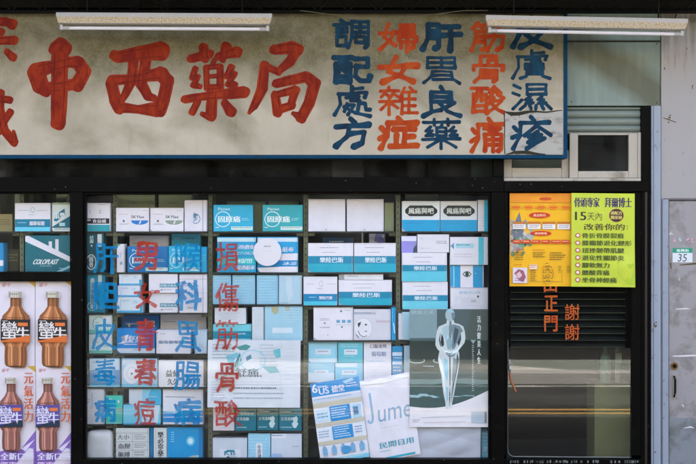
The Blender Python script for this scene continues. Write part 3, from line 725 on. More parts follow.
def fitting(x0, y0, x1, y1, label):
    """x,y of the top front edge at both ends"""
    cx, cz = X((x0 + x1) / 2, FY), Z((y0 + y1) / 2, FY)
    L = X(x1, FY) - X(x0, FY)
    o = empty('fluorescent_light', (cx, FY, cz), label, 'light fitting', 'unlit tube lights above the sign')
    p = k(FY)
    mb = MB()
    # sloping flanks: white upper strip, flecked lower strip; trapezoid ends
    A = [(-L / 2, 0), (L / 2, 0)]
    d = 0.075
    prof = [(0, 0), (0, -4.2 * p), (0.0, -10.5 * p), (.02, -11.2 * p), (d - .02, -11.2 * p), (d, -10.5 * p), (d, 0)]
    e = .006
    def ring(x, s): return [(cx + x + (-s * 1.6 * p * (1 - 0) if i in (2, 3, 4) else 0) * 0, FY + a, cz + b) for i, (a, b) in enumerate(prof)]
    R0 = [(cx - L / 2 + (2.5 * p if b < -5 * p else 0), FY + a, cz + b) for a, b in prof]; R1 = [(cx + L / 2 - (2.5 * p if b < -5 * p else 0), FY + a, cz + b) for a, b in prof]
    n = len(prof)
    for i in range(n):
        j = (i + 1) % n
        mb.poly([R0[i], R1[i], R1[j], R0[j]], rf if i in (1,) else fx)
    mb.poly(R0[::-1], fx); mb.poly(R1, fx)
    mb.build('batten', o)
    tz = cz - 14.8 * p
    mb = MB(); mb.tube([(cx - L / 2 + 9 * p, FY + d / 2, tz), (cx + L / 2 - 9 * p, FY + d / 2, tz)], 1.75 * p, tubem, n=16); tb_o = mb.build('tube', o)
    for s_ in (-1, 1):
        xe = cx + s_ * (L / 2 - 4.5 * p)
        mb = MB(); mb.box(xe - 1.6 * p, xe + 1.6 * p, FY + d / 2 - .014, FY + d / 2 + .014, tz - 2.0 * p, cz - 11.2 * p, fx, .003); mb.build('lamp_holder', o)
        mb = MB(); mb.tube([(xe + s_ * 1.6 * p - s_ * 2 * p, FY + d / 2, tz), (xe - s_ * 8 * p, FY + d / 2, tz)], 2.0 * p, mat('tube_cap', (180, 180, 178), rough=.35), n=14); mb.build('end_cap', tb_o)
        mb = MB(); mb.tube([(cx + s_ * L * .36, FY + d / 2, cz - .002), (cx + s_ * L * .36, FY + d / 2, 3.53)], .006, steel, n=8); mb.build('hanger', o)
    mb = MB(); wx = cx + L * .44
    mb.tube([(wx, FY + d / 2, cz), (wx + .02, FY + d / 2 + .02, cz + .05), (wx - .03, FY + .16, cz + .12), (wx + .05, FY + .30, cz + .2)], .004, steel, n=6); mb.build('wire', o)
    o.rotation_euler.y = math.atan2((y1 - y0), (x1 - x0))
    return o
fitting(56, 12.2, 272, 13.4, 'rust flecked unlit tube light hanging over the large red characters')
fitting(486, 14.8, 688, 18.6, 'rust flecked unlit tube light hanging over the right end of the signboard')

# ------------------------------------------------------------------ right-hand side: panel, shutter, transom window, post, side wall and door
def banded_panel():
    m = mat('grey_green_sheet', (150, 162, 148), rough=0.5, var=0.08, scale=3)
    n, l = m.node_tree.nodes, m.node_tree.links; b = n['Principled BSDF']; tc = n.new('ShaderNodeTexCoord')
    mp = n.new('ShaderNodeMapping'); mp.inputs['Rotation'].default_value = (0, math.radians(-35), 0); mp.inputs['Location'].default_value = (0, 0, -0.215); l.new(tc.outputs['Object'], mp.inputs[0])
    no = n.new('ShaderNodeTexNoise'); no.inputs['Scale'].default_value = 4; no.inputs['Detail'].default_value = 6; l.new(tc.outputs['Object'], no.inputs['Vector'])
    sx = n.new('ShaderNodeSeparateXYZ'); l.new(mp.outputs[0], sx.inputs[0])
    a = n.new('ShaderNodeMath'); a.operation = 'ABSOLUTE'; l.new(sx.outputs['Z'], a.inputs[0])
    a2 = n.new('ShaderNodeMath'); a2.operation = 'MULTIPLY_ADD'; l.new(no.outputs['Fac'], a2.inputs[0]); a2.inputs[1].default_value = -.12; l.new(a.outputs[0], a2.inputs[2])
    r = n.new('ShaderNodeValToRGB'); r.color_ramp.elements[0].position = .0; r.color_ramp.elements[0].color = (.8, .8, .8, 1); r.color_ramp.elements[1].position = .1; r.color_ramp.elements[1].color = (0, 0, 0, 1)  # darker band running diagonally, its edges broken by noise
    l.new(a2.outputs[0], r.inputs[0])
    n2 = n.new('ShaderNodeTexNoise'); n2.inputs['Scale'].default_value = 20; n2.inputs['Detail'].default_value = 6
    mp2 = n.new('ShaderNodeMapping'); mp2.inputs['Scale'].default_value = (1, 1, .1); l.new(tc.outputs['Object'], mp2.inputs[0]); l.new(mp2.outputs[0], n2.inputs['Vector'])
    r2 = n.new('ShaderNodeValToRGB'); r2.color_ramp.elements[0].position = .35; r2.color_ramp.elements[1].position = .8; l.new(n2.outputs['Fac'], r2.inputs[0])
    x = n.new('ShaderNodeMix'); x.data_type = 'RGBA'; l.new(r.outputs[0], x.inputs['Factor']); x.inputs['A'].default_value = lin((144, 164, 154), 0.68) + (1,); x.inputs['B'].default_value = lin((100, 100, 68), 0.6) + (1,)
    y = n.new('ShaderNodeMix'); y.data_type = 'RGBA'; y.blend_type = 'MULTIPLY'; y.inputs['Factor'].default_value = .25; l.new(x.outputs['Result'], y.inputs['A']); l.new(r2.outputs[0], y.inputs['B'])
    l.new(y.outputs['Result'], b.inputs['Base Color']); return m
t = empty('metal_panel', (X(614), -.02, Z(106)), 'grey green metal sheet with a diagonal dark band above the rolled shutter', 'panel')
mb = MB(); mb.box(X(560), X(659.6), -.02, .09, Z(105.8), 3.225, banded_panel()); mb.build('sheet', t)
mb = MB(); mb.box(X(560), X(659.6), -.028, -.0202, Z(42.5), Z(41), grm); mb.build('seam', t)
for a, b in ((571, 44), (571, 102), (656, 44), (656, 103)):
    mb = MB(); mb.tube([(X(a), -.0202, Z(b)), (X(a), -.024, Z(b))], .004, steel, n=8); mb.build('screw', t)

sh = empty('roller_shutter', (X(606), .0, Z(132)), 'grey green roller shutter rolled almost fully up above the small window', 'shutter')
slm = mat('shutter_slat', (138, 150, 140), rough=0.4, var=0.12, scale=4, dirt=(66, 66, 48), dirt_amt=0.22, dirt_scale=3, stretch=(.35, 1, 1))
y_ = 106.6; hts = [3.6, 7.6, 7.4, 6.6]
for i, h in enumerate(hts):
    z1, z0 = Z(y_), Z(y_ + h) + .002
    prof = [(.012, z1)] + [(.012 - .014 * math.sin(math.pi * q / 8) ** .7, z1 + (z0 - z1) * q / 8) for q in range(1, 8)] + [(.012, z0), (.03, z0), (.03, z1)]
    mb = MB(); mb.prism(prof, X(560), X(644.5), slm); mb.build('slat', sh); y_ += h
mb = MB(); mb.box(X(560), X(645), -.004, .03, Z(133.2), Z(131.9), mat('shutter_rail', (120, 128, 116), rough=.4)); mb.build('bottom_rail', sh)

blk = mat('black_frame_paint', (26, 25, 22), rough=0.5, spec=.06, var=0.35, scale=8, dirt=(52, 48, 38), dirt_amt=0.18, dirt_scale=7)
def add_specks(m):
    n, l = m.node_tree.nodes, m.node_tree.links; b = n['Principled BSDF']; src = b.inputs['Base Color'].links[0].from_socket
    tc = n.new('ShaderNodeTexCoord'); vo = n.new('ShaderNodeTexVoronoi'); vo.inputs['Scale'].default_value = 16; l.new(tc.outputs['Object'], vo.inputs['Vector'])
    no = n.new('ShaderNodeTexNoise'); no.inputs['Scale'].default_value = 90; l.new(tc.outputs['Object'], no.inputs['Vector'])
    a = n.new('ShaderNodeMath'); a.operation = 'MULTIPLY_ADD'; l.new(no.outputs['Fac'], a.inputs[0]); a.inputs[1].default_value = -.12; l.new(vo.outputs['Distance'], a.inputs[2])
    r = n.new('ShaderNodeValToRGB'); r.color_ramp.elements[0].position = .0; r.color_ramp.elements[0].color = (1, 1, 1, 1); r.color_ramp.elements[1].position = .03; r.color_ramp.elements[1].color = (0, 0, 0, 1); l.new(a.outputs[0], r.inputs[0])
    x = n.new('ShaderNodeMix'); x.data_type = 'RGBA'; l.new(r.outputs[0], x.inputs['Factor']); l.new(src, x.inputs['A']); x.inputs['B'].default_value = (.05, .05, .045, 1); l.new(x.outputs['Result'], b.inputs['Base Color'])
add_specks(blk)
alu = mat('cream_window_rail', (214, 206, 190), rough=0.4, var=0.06, scale=6, dirt=(120, 112, 84), dirt_amt=0.12, dirt_scale=5)
glas = glass_mat('window_glass', dust=0.055, gain=.52)
GD = .005
def frame_bar(mb, xa, xb, ya, yb, y0, y1, ma, bev=.003): mb.box(X(xa), X(xb), y0, y1, Z(yb), Z(ya), ma, bev)
tw = empty('transom_window', (X(572), .02, Z(181)), 'cream framed sliding window between the shutter and the posters', 'window')
mb = MB()
frame_bar(mb, 503, 640, 178.2, 181.3, -.03, .06, alu); frame_bar(mb, 637.2, 640.5, 132.6, 178.1, -.02, .06, alu)
frame_bar(mb, 503, 637, 132.6, 134.6, .032, .06, alu)
mb.build('frame', tw)
mb = MB()
frame_bar(mb, 569.2, 577.6, 133.2, 178.0, -.016, .012, alu); frame_bar(mb, 628.2, 637, 133.2, 178.0, -.016, .012, alu)
frame_bar(mb, 577.7, 628.1, 171.2, 178.0, -.015, .012, alu); frame_bar(mb, 577.7, 628.1, 133.2, 135.2, -.015, .012, alu)
s1 = mb.build('sash', tw)
mb = MB(); mb.box(X(577.6), X(628.2), -.002, .002, Z(171.4), Z(135), glas); mb.build('pane', s1)
mb = MB()
frame_bar(mb, 503.5, 512, 150, 177.9, .014, .031, alu); frame_bar(mb, 562, 569.1, 150, 177.9, .014, .031, alu); frame_bar(mb, 512.1, 561.9, 167.8, 177.9, .015, .031, alu)
s2 = mb.build('sash', tw)
mb = MB(); mb.box(X(511), X(563), .02, .025, Z(168), Z(150), glas); mb.build('pane', s2)
mb = MB(); mb.box(X(560), X(640), 0.30, 0.31, Z(182), Z(105), mat('night_curtain', (24, 24, 24), rough=.9)); mb.build('blind', tw)
bk = MB(); bk.box(X(506), X(566), .09, .10, Z(176), Z(150), mat('grey_card', (120, 132, 130), rough=.7)); bk.build('backing_card', tw)

rustw = mat('rusty_pale_steel', (164, 176, 190), rough=0.5, var=0.06, scale=5, dirt=(84, 62, 36), dirt_amt=0.02, dirt_scale=11)
rustf = mat('flaking_pale_steel', (166, 176, 190), rough=0.5, var=0.06, scale=5, dirt=(96, 84, 62), dirt_amt=0.06, dirt_scale=16)
pt = empty('steel_post', (X(656), -.03, -.1), 'pale blue grey steel post with rust spots between shop door and side door', 'post')
mb = MB(); mb.box(X(650), X(659.4), -.045, .06, 0, Z(106.2), rustw, .003); mb.build('column', pt)
mb = MB(); mb.box(X(651.5), X(652.3), -.0475, -.0455, 0, Z(106.5), mat('post_seam', (120, 130, 150), rough=.5)); mb.build('seam', pt)
def blotch(cx, cy, r, seed, n=5):
    rd = random.Random(seed)
    return [[(cx + rd.uniform(-r, r) * .7, cy + rd.uniform(-r, r) * 1.3, rd.uniform(.25, .6) * r * .8)] for _ in range(n)]
rust = mat('rust', (104, 84, 50), rough=0.95, var=0.5, scale=60)
for i, (a, b, r) in enumerate(((655, 324, 2.6), (654, 357, 1.5), (653, 330, 1.6), (657.5, 131, 1.0), (656, 300, 1.0), (655, 452, 1.0))):
    paint('rust_spot', brush_strokes(blotch(a, b, r, i), i, .5, 50), -.0462, rust, pt)

wl = empty('side_wall_panel', (X(690), 0, Z(200)), 'off white streaked wall sheet above the side door on the far right', 'wall')
def streak_wall():
    m = mat('streaked_white_sheet', (206, 196, 202), rough=0.55)
    n, l = m.node_tree.nodes, m.node_tree.links; b = n['Principled BSDF']; tc = n.new('ShaderNodeTexCoord')
    mp = n.new('ShaderNodeMapping'); mp.inputs['Scale'].default_value = (1, 1, .07); l.new(tc.outputs['Object'], mp.inputs[0])
    no = n.new('ShaderNodeTexNoise'); no.inputs['Scale'].default_value = 42; no.inputs['Detail'].default_value = 6; l.new(mp.outputs[0], no.inputs['Vector'])
    sx = n.new('ShaderNodeSeparateXYZ'); l.new(tc.outputs['Object'], sx.inputs[0])
    n2 = n.new('ShaderNodeTexNoise'); n2.inputs['Scale'].default_value = 5; n2.inputs['Detail'].default_value = 5; l.new(tc.outputs['Object'], n2.inputs['Vector'])
    # drip stains running down from the roof seam, each of its own length
    a = n.new('ShaderNodeMath'); a.operation = 'MULTIPLY_ADD'; l.new(sx.outputs['Z'], a.inputs[0]); a.inputs[1].default_value = .62; a.inputs[2].default_value = -.46
    c = n.new('ShaderNodeMath'); c.operation = 'MULTIPLY_ADD'; l.new(no.outputs['Fac'], c.inputs[0]); c.inputs[1].default_value = .55; l.new(a.outputs[0], c.inputs[2])
    d = n.new('ShaderNodeMath'); d.operation = 'MULTIPLY_ADD'; l.new(n2.outputs['Fac'], d.inputs[0]); d.inputs[1].default_value = .45; l.new(c.outputs[0], d.inputs[2])
    r = n.new('ShaderNodeValToRGB'); r.color_ramp.elements[0].position = .62; r.color_ramp.elements[0].color = (0, 0, 0, 1); r.color_ramp.elements[1].position = .86; r.color_ramp.elements[1].color = (.85, .85, .85, 1)
    l.new(d.outputs[0], r.inputs[0])
    x = n.new('ShaderNodeMix'); x.data_type = 'RGBA'; l.new(r.outputs[0], x.inputs['Factor']); x.inputs['A'].default_value = lin((194, 191, 190), 0.52) + (1,); x.inputs['B'].default_value = lin((112, 104, 74), 0.54) + (1,)
    l.new(x.outputs['Result'], b.inputs['Base Color']); return m
swm = streak_wall()
mb = MB(); mb.box(X(660.2), X(700) + .25, -.03, .09, Z(199), 3.225, swm); mb.build('sheet', wl)
mb = MB(); mb.box(X(663), X(700) + .25, -.036, -.0302, Z(200.3), Z(198.4), mat('wall_seam', (120, 112, 110), rough=.6)); mb.build('seam', wl)  # thin grey strip along the joint over the side door
paint('rust_spot', brush_strokes(blotch(669, 120, 2.2, 9, 7) + [[(664, 118, .5), (676, 122, .4)]], 4, .6, 60), -.0312, rust, wl)
paint('rust_spot', brush_strokes(blotch(687, 48, 1.2, 12, 4), 4, .6, 50), -.0312, rust, wl)

sdr = empty('side_door', (X(690), -.02, 0), 'pinkish grey metal side door with round lock and grey lower half', 'door')
lf = mat('pink_grey_door_paint', (186, 183, 185), rough=0.5, var=0.1, scale=4, dirt=(118, 110, 98), dirt_amt=0.3, dirt_scale=4)
lf2 = mat('grey_door_paint', (150, 158, 164), rough=0.5, var=0.08, scale=4, dirt=(92, 92, 86), dirt_amt=0.32, dirt_scale=5)
mb = MB(); mb.box(X(660.2), X(667.2), -.04, .06, 0, Z(199.4), rustf, .003); mb.box(X(660.6), X(661.2), -.0415, -.0402, 0, Z(200), mat('door_seam', (96, 104, 124), rough=.5)); mb.build('frame', sdr)
mb = MB(); mb.box(X(667.9), X(700) + .23, -.028, .02, 0.02, Z(201), lf, .002); leaf = mb.build('leaf', sdr)
lower = brush_strokes([[(672, 424.5, 4), (676, 422, 4), (720, 421, 4)], [(672, 432, 4), (735, 432, 8)], [(671.4, 432, 3.4), (671.4, 500, 3.4)]], 2, .6, 80)
mb = MB(); mb.box(X(668.1), X(700) + .225, -.0296, -.0284, 0.03, Z(417.5), lf2); mb.build('lower_panel', leaf)
brass = mat('old_brass', (120, 92, 54), rough=0.4, metal=.6, var=.2)
mb = MB(); mb.tube([(X(673.2), -.0282, Z(365.5)), (X(673.2), -.036, Z(365.5))], .024, brass, n=24); mb.tube([(X(673.2), -.0362, Z(365.5)), (X(673.2), -.044, Z(365.5))], .013, steel, n=20); mb.build('lock', leaf)
mb = MB(); mb.box(X(671.3), X(674.6), -.033, -.0284, Z(398.5), Z(373.5), mat('lock_plate', (150, 146, 140), rough=.35, metal=.5), .002)
mb.tube([(X(673), -.034, Z(376)), (X(673), -.06, Z(379)), (X(673), -.06, Z(392)), (X(673), -.034, Z(396))], .007, steel, n=10); mb.build('handle', leaf)
scr = mat('scratched_bare_paint', (226, 222, 226), rough=.6)
for i, (st) in enumerate(([[(673, 356.3, .5), (684, 355.9, .9), (697, 355.7, .8)]], [[(684, 428, .3), (691, 427, .8), (694, 428.2, .3)]], [[(676, 309, .4), (686, 308.4, .7), (690, 309, .3)]])):
    paint('scratch', brush_strokes(st, i, .4, 60), -.0304, scr, sdr)
paint('rust_spot', brush_strokes(blotch(683, 368, 1.8, 21, 6), 4, .5, 50), -.0287, mat('green_corrosion', (112, 122, 104), rough=.9), sdr)
paint('rust_spot', brush_strokes([[(670.5, 263.5, .8), (671, 268, .7)], [(680, 264.8, .5), (696, 263.6, .9)]], 4, .4, 50), -.0287, rust, sdr)
rdw = random.Random(31)
smud = mat('grey_smudge', (120, 114, 112), rough=.8, var=.3, scale=40)
for i in range(16):
    a, b = rdw.uniform(669, 702), rdw.uniform(205, 460)
    if 243 < b < 266: b += 30
    paint('scuff', brush_strokes([[(a, b, rdw.uniform(.15, .5)), (a + rdw.uniform(-3, 5), b + rdw.uniform(-1.5, 1.5), rdw.uniform(.1, .4))]] + blotch(a, b, 1.2, i, 3), i, .5, 40), -.0312, smud if i % 3 else scr, sdr)
for i in range(9):
    a, b = rdw.uniform(663, 702), rdw.uniform(50, 195)
    paint('scuff', brush_strokes(blotch(a, b, rdw.uniform(.6, 1.4), 40 + i, 5), i, .5, 40), -.0314, smud if i % 3 else rust, wl)
for i, (a, c_) in enumerate(((674, (206, 150, 170)), (680, (150, 190, 200)), (687, (206, 160, 180)), (692, (206, 140, 160)))):
    paint('faded_print', brush_strokes(blotch(a, 240, 1.6, 60 + i, 7), i, .4, 40), -.0306, mat('faded_print_%d' % i, c_, rough=.7), sdr)
nrm0 = (0, -1, 0)
sheet('house_number_plate', 'small enamel house number plate reading 35 with a green top band', 'sign', [(672.6, 248), (692.4, 248), (672.6, 262.3)], -.031, (196, 204, 206),
      [('r', 0, 0, 1, .34, (24, 132, 104)), ('tb', .2, .07, .82, .28, '復興街', (210, 226, 222)), ('t', .27, .42, .72, .95, '35', (40, 62, 76), .12)], thick=.002)

# ------------------------------------------------------------------ shop window and door
Wn = empty('shop_window', (X(288), 0, Z(464)), 'wide black framed shop window with columns of red and blue brush characters on its glass', 'window')
B0 = 470        # bottom of the frames, a little below the picture
SILL = 458.2
mb = MB()
frame_bar(mb, -110, 503.4, 177.4, 192.2, -.04, .025, blk); mb.build('head_rail', Wn)
mb = MB(); frame_bar(mb, 72.4, 84.2, 192.3, B0 + 30, -.05, .05, blk); mb.build('mullion', Wn)
mb = MB(); frame_bar(mb, 490.6, 503.4, 192.3, B0 + 30, -.05, .05, blk); mb.build('mullion', Wn)
mb = MB(); frame_bar(mb, 84.3, 490.5, SILL, B0, -.05, .03, blk); mb.build('sill', Wn)
mb = MB(); mb.box(X(84.2), X(490.6), -.03, .06, -.05, Z(B0) - .0005, blk); mb.build('base_panel', Wn)
mb = MB(); frame_bar(mb, 84.25, 490.55, 192.25, 194.4, -.02, .03, blk, .001); frame_bar(mb, 84.25, 86.6, 194.5, SILL, -.02, .03, blk, .001); frame_bar(mb, 488.2, 490.55, 194.5, SILL, -.02, .03, blk, .001); mb.build('bead', Wn)
mb = MB(); mb.box(X(84.3), X(490.5), -.0025, .0025, Z(SILL - .2), Z(192.4), glas); mb.build('pane', Wn)
tg = glass_mat('transom_glass', tint=(.5, .52, .5), dust=.05)
mb = MB(); mb.box(X(-110), X(503.3), -.0025, .0025, Z(177.3), Z(158.6), tg); mb.build('transom_pane', Wn)
mb = MB(); frame_bar(mb, 493, 503.4, 158.6, 177.3, -.04, .05, blk); mb.build('transom_bar', Wn)
mb = MB(); mb.box(X(-110), X(500), .22, .225, Z(177.2), Z(158), mat('transom_board', (62, 56, 46), rough=.8, var=.25)); mb.build('transom_board', Wn)
tag((lambda m: (m.box(X(471.5), X(493), .03, .034, Z(179.8), Z(158.8), mat('grey_card', (120, 132, 130), rough=.7)), m.build('card_sheet'))[1])(MB()), 'grey green card sheet standing behind the transom glass beside the small window', 'card')

GR = paint_mat('red_window_paint', (176, 34, 10), (206, 74, 40), 20, .6, fade=.6, thr=.53, g=.6)
GB = paint_mat('blue_window_paint', (0, 106, 160), (0, 132, 178), 20, .6, fade=.55, thr=.54, g=.85)
COLS = [(('肝', 92, 240, 120, 275), ('胆', 91, 281, 120, 311), ('皮', 91, 318, 117, 351), ('毒', 93, 357, 117, 386), ('病', 93, 396, 117, 424)),
        (('男', 133, 241, 159, 272), ('女', 133, 281, 160, 310), ('青', 134, 318, 157, 352), ('春', 133, 357, 158, 387), ('痘', 133, 397, 157, 426)),
        (('喉', 174, 241, 202, 272), ('科', 174, 279, 202, 312), ('胃', 174, 318, 202, 353), ('腸', 173, 361, 202, 391), ('病', 172, 397, 202, 426)),
        (('損', 215, 241, 240, 272), ('傷', 214, 282, 240, 313), ('筋', 214, 318, 240, 352), ('骨', 213, 360, 241, 393), ('酸', 213, 398, 242, 428))]
for ci, cl in enumerate(COLS):
    for ri, (ch, xa, ya, xb, yb) in enumerate(cl):
        dense = ch in '毒痘傷喉酸損筋腸'
        sd_ = 200 + ci * 10 + ri
        pl_ = stroke_char(ch, xa + 1, ya + 1, xb - 1, yb - 1, 1.0 if dense else 1.35, sd_, .9, 84) if ch in STK else brush_char(ch, xa + 1, ya + 1, xb - 1, yb - 1, r=.35 if dense else .75, seed=sd_, wobble=1.2, N=70, rvar=.6)
        paint('painted_character', pl_, -.0034, GB if ci in (0, 2) else GR, Wn)

# side window on the left
sw = empty('side_window', (X(0), 0, Z(281)), 'narrower black framed window at the left above the drink posters', 'window')
mb = MB(); frame_bar(mb, -110, 72.3, 271.8, 281.2, -.05, .05, blk); mb.build('frame', sw)
mb = MB(); mb.box(X(-110), X(72.3), -.0025, .0025, Z(271.9), Z(192.4), glas); mb.build('pane', sw)
mb = MB(); frame_bar(mb, -110, 72.3, 192.25, 194, -.02, .03, blk, .001); frame_bar(mb, 70.4, 72.3, 194.1, 271.6, -.02, .03, blk, .001); mb.build('bead', sw)
mb = MB(); mb.box(X(-110), X(72.3), -.012, .05, -.05, Z(281.4), blk); mb.build('lower_panel', sw)

# glass door
Dr = empty('glass_door', (X(572), 0, 0), 'black framed glass door with louvres behind and orange brush characters', 'door')
mb = MB(); frame_bar(mb, 503.5, 648, 181.4, 191.8, -.045, .05, blk); frame_bar(mb, 503.5, 507.2, 191.9, 455, -.03, .04, blk); frame_bar(mb, 631.2, 640, 191.9, 455, -.03, .04, blk)
frame_bar(mb, 503.5, 640, 458.6, 486, -.03, .04, blk); mb.build('frame', Dr)
jm = mat('brown_jamb', (44, 32, 26), rough=.5, var=.3, scale=6)
mb = MB(); mb.box(X(640.3), X(649.8), -.03, .1, 0, Z(106.4), blk, .002); mb.box(X(643.5), X(646), -.04, -.0302, 0, Z(192), jm, .002); mb.build('jamb', Dr)
dgl = glass_mat('door_glass', tint=(.82, .86, .82), dust=.008, gain=1.1)
mb = MB(); mb.box(X(506.6), X(631.8), -.0025, .0025, Z(459), Z(191.8), dgl); mb.build('pane', Dr)
gk = mat('pale_gasket', (142, 150, 146), rough=.5, var=.3, scale=30)
gp = [(507.6, 340), (507.4, 400), (507.4, 448)] + [(507.4 + 7 - 7 * math.cos(a), 449.5 + 7 * math.sin(a)) for a in [math.radians(d_) for d_ in (15, 30, 45, 60, 75, 90)]] + [(570, 457), (630, 457.4)]
mb = MB(); mb.tube([(X(a), -.006, Z(b)) for a, b in gp], .0032, gk, n=8); mb.build('gasket', Dr)
mb = MB(); rd = random.Random(4)
for i in range(60):
    a = rd.uniform(508, 640); mb.box(X(a), X(a + rd.uniform(.3, 2.2)), -.0325, -.0303, Z(461.5 + rd.uniform(0, 1)), Z(460.2 - rd.uniform(0, .8)), gk)
mb.build('chipped_paint', Dr)
mb = MB(); mb.tube([(X(509), -.016, Z(360)), (X(509), -.05, Z(361)), (X(509.2), -.055, Z(368)), (X(509.6), -.01, Z(372))], .006, mat('pale_handle', (196, 196, 190), rough=.3), n=10); mb.build('latch', Dr)
mb = MB(); mb.tube([(X(509.6), -.008, Z(373)), (X(510.6), -.012, Z(380)), (X(513), -.012, Z(386)), (X(515.6), -.008, Z(391.5))], .007, mat('orange_strap', (176, 106, 58), rough=.5), n=8); mb.build('pull_strap', Dr)
DO = paint_mat('orange_door_paint', (214, 92, 34), (232, 126, 62), 20, .5)
for i, (ch, xa, ya, xb, yb) in enumerate((('由', 544, 276, 557, 292), ('正', 544.2, 295.5, 558, 311.5), ('門', 544.2, 315.5, 557.6, 331.5), ('謝', 565, 304, 579.4, 320.2), ('謝', 565, 324, 579.4, 340))):
    paint('painted_character', brush_char(ch, xa, ya, xb, yb, r=.1 if ch == '謝' else .32, seed=300 + i, wobble=.3, N=60, rvar=.4), -.0034, DO, Dr)
# louvres behind the door glass
lv = empty('louvre_blind', (X(570), .07, Z(350)), 'dark horizontal louvre slats behind the upper door glass', 'blind')
slat_glint = mat('louvre_highlight', (84, 84, 72), rough=.5)  # pale strip paints a highlight along each slat's lower front edge
lm = mat('louvre_slat', (22, 22, 19), spec=.12, rough=.35, var=.2, scale=5)
for i in range(22):
    yy = 197 + i * 6.9
    z1, z0 = Z(yy), Z(yy + 6.2)
    mb = MB(); mb.prism([(.060, z0), (.085, z1), (.088, z1), (.066, z0)], X(509), X(630), lm); mb.box(X(509), X(630), .0575, .0598, z0 - .001, z0 + .003, slat_glint); mb.build('slat', lv)
for a in (509.2, 627):
    mb = MB(); mb.box(X(a), X(a + 2.4), .05, .0585, Z(352), Z(195), blk); mb.build('side_rail', lv)
# things standing inside behind the door
cb = empty('cabinet', (X(612, .14), .14, 0), 'pale yellow green cabinet standing inside behind the glass door', 'cabinet')
cm = mat('pale_cabinet_paint', (128, 122, 90), rough=.6, var=.08, scale=3)
mb = MB(); mb.box(X(594.5, .14), X(630, .14), .14, .44, 0, Z(386.5, .14), cm, .003); mb.build('body', cb)
mb = MB(); mb.box(X(594, .14), X(630.4, .14), .136, .444, Z(386.5, .14) + .0003, Z(384.3, .14), cm, .002); mb.build('top', cb)
ct = Z(384.3, .14) + .0004
bt = empty('bottle', (X(605.5, .2), .2, ct), 'pale green bottle standing on the cabinet behind the door', 'bottle')
p_ = k(.2)
mb = MB(); mb.lathe(X(605.5, .2), .2, [(4.8 * p_, ct), (5.2 * p_, ct + 1 * p_), (5.2 * p_, ct + 24 * p_), (4.2 * p_, ct + 28 * p_), (2.1 * p_, ct + 31 * p_), (2.0 * p_, ct + 35 * p_)], mat('pale_bottle', (96, 120, 108), rough=.3)); mb.build('body', bt)
mb = MB(); mb.lathe(X(605.5, .2), .2, [(2.5 * p_, ct + 35.1 * p_), (2.5 * p_, ct + 39.5 * p_), (2.0 * p_, ct + 40 * p_)], mat('pale_cap', (120, 134, 124), rough=.4)); mb.build('cap', bt)
mb = MB(); mb.lathe(X(618, .22), .22, [(3 * p_, ct), (3 * p_, ct + 43 * p_), (2.6 * p_, ct + 44 * p_)], mat('pale_carton_tube', (110, 120, 110), rough=.5)); mb.box(X(618, .22) - 3.1 * p_, X(618, .22) + 3.1 * p_, .22 - 3.15 * p_, .22 - 3.02 * p_, ct + 20 * p_, ct + 30 * p_, ink((160, 164, 156)))
tag(mb.build('cardboard_tube'), 'tall slim white tube standing beside the bottle on the cabinet', 'tube')

# ------------------------------------------------------------------ posters on the door
INK_GAIN[0] = .9
YP, GP = (246, 186, 24), (196, 212, 62)
els = [('p', [(0, .28), (.12, .30), (.34, .34), (.40, .46), (.30, .56), (.1, .62), (0, .66)], (176, 180, 172)), ('p', [(0.02, .40), (.16, .2), (.24, .46), (.1, .55)], (110, 120, 130)), ('p', [(.05, .5), (.25, .46), (.36, .52), (.2, .6)], (120, 160, 120))]
rdp = random.Random(6)
for i in range(46):      # the busy photograph printed across the left of the poster
    u, v = abs(rdp.gauss(.12, .1)), rdp.uniform(.3, .66); s_ = rdp.uniform(.012, .04)
    els.append(('p', [(max(0, u - s_), v), (u, v - s_ * .8), (u + s_, v + s_ * .3), (max(0, u - s_ * .3), v + s_)], rdp.choice([(150, 156, 160), (96, 110, 116), (196, 196, 186), (110, 140, 96), (170, 130, 120), (70, 84, 92), (210, 200, 190)])))
els += [('r', 0, 0, 1, .1, (236, 148, 30))]
els += [('e', .5, .06, .17, .022, (240, 160, 20)), ('e', .57, .06, .1, .018, (206, 80, 20))]
for i in range(5): els += [('e', .1 + .2 * i, .145, .092, .03, (242, 168, 22)), ('e', .1 + .2 * i, .152, .07, .016, (226, 112, 20))]
els += [('e', .48, .235, .17, .03, (206, 52, 24)), ('tb', .38, .222, .58, .25, '產品特色', (250, 220, 180)), ('e', .5, .43, .17, .026, (206, 52, 24)), ('tb', .40, .418, .6, .443, '適用對象', (250, 220, 180))]
for i in range(4):
    u = .05 + .238 * i
    els += [('r', u, .305, u + .205, .335, (196, 120, 40)), ('r', u, .332, u + .205, .385, (236, 232, 226)), ('d', u + .02, .343, u + .19, .38, 2, (110, 100, 110))]
for i in range(6):
    u = .05 + .155 * i
    els += [('r', u, .5, u + .135, .54, (214, 74, 30)), ('d', u + .015, .512, u + .12, .532, 1, (250, 214, 160))]
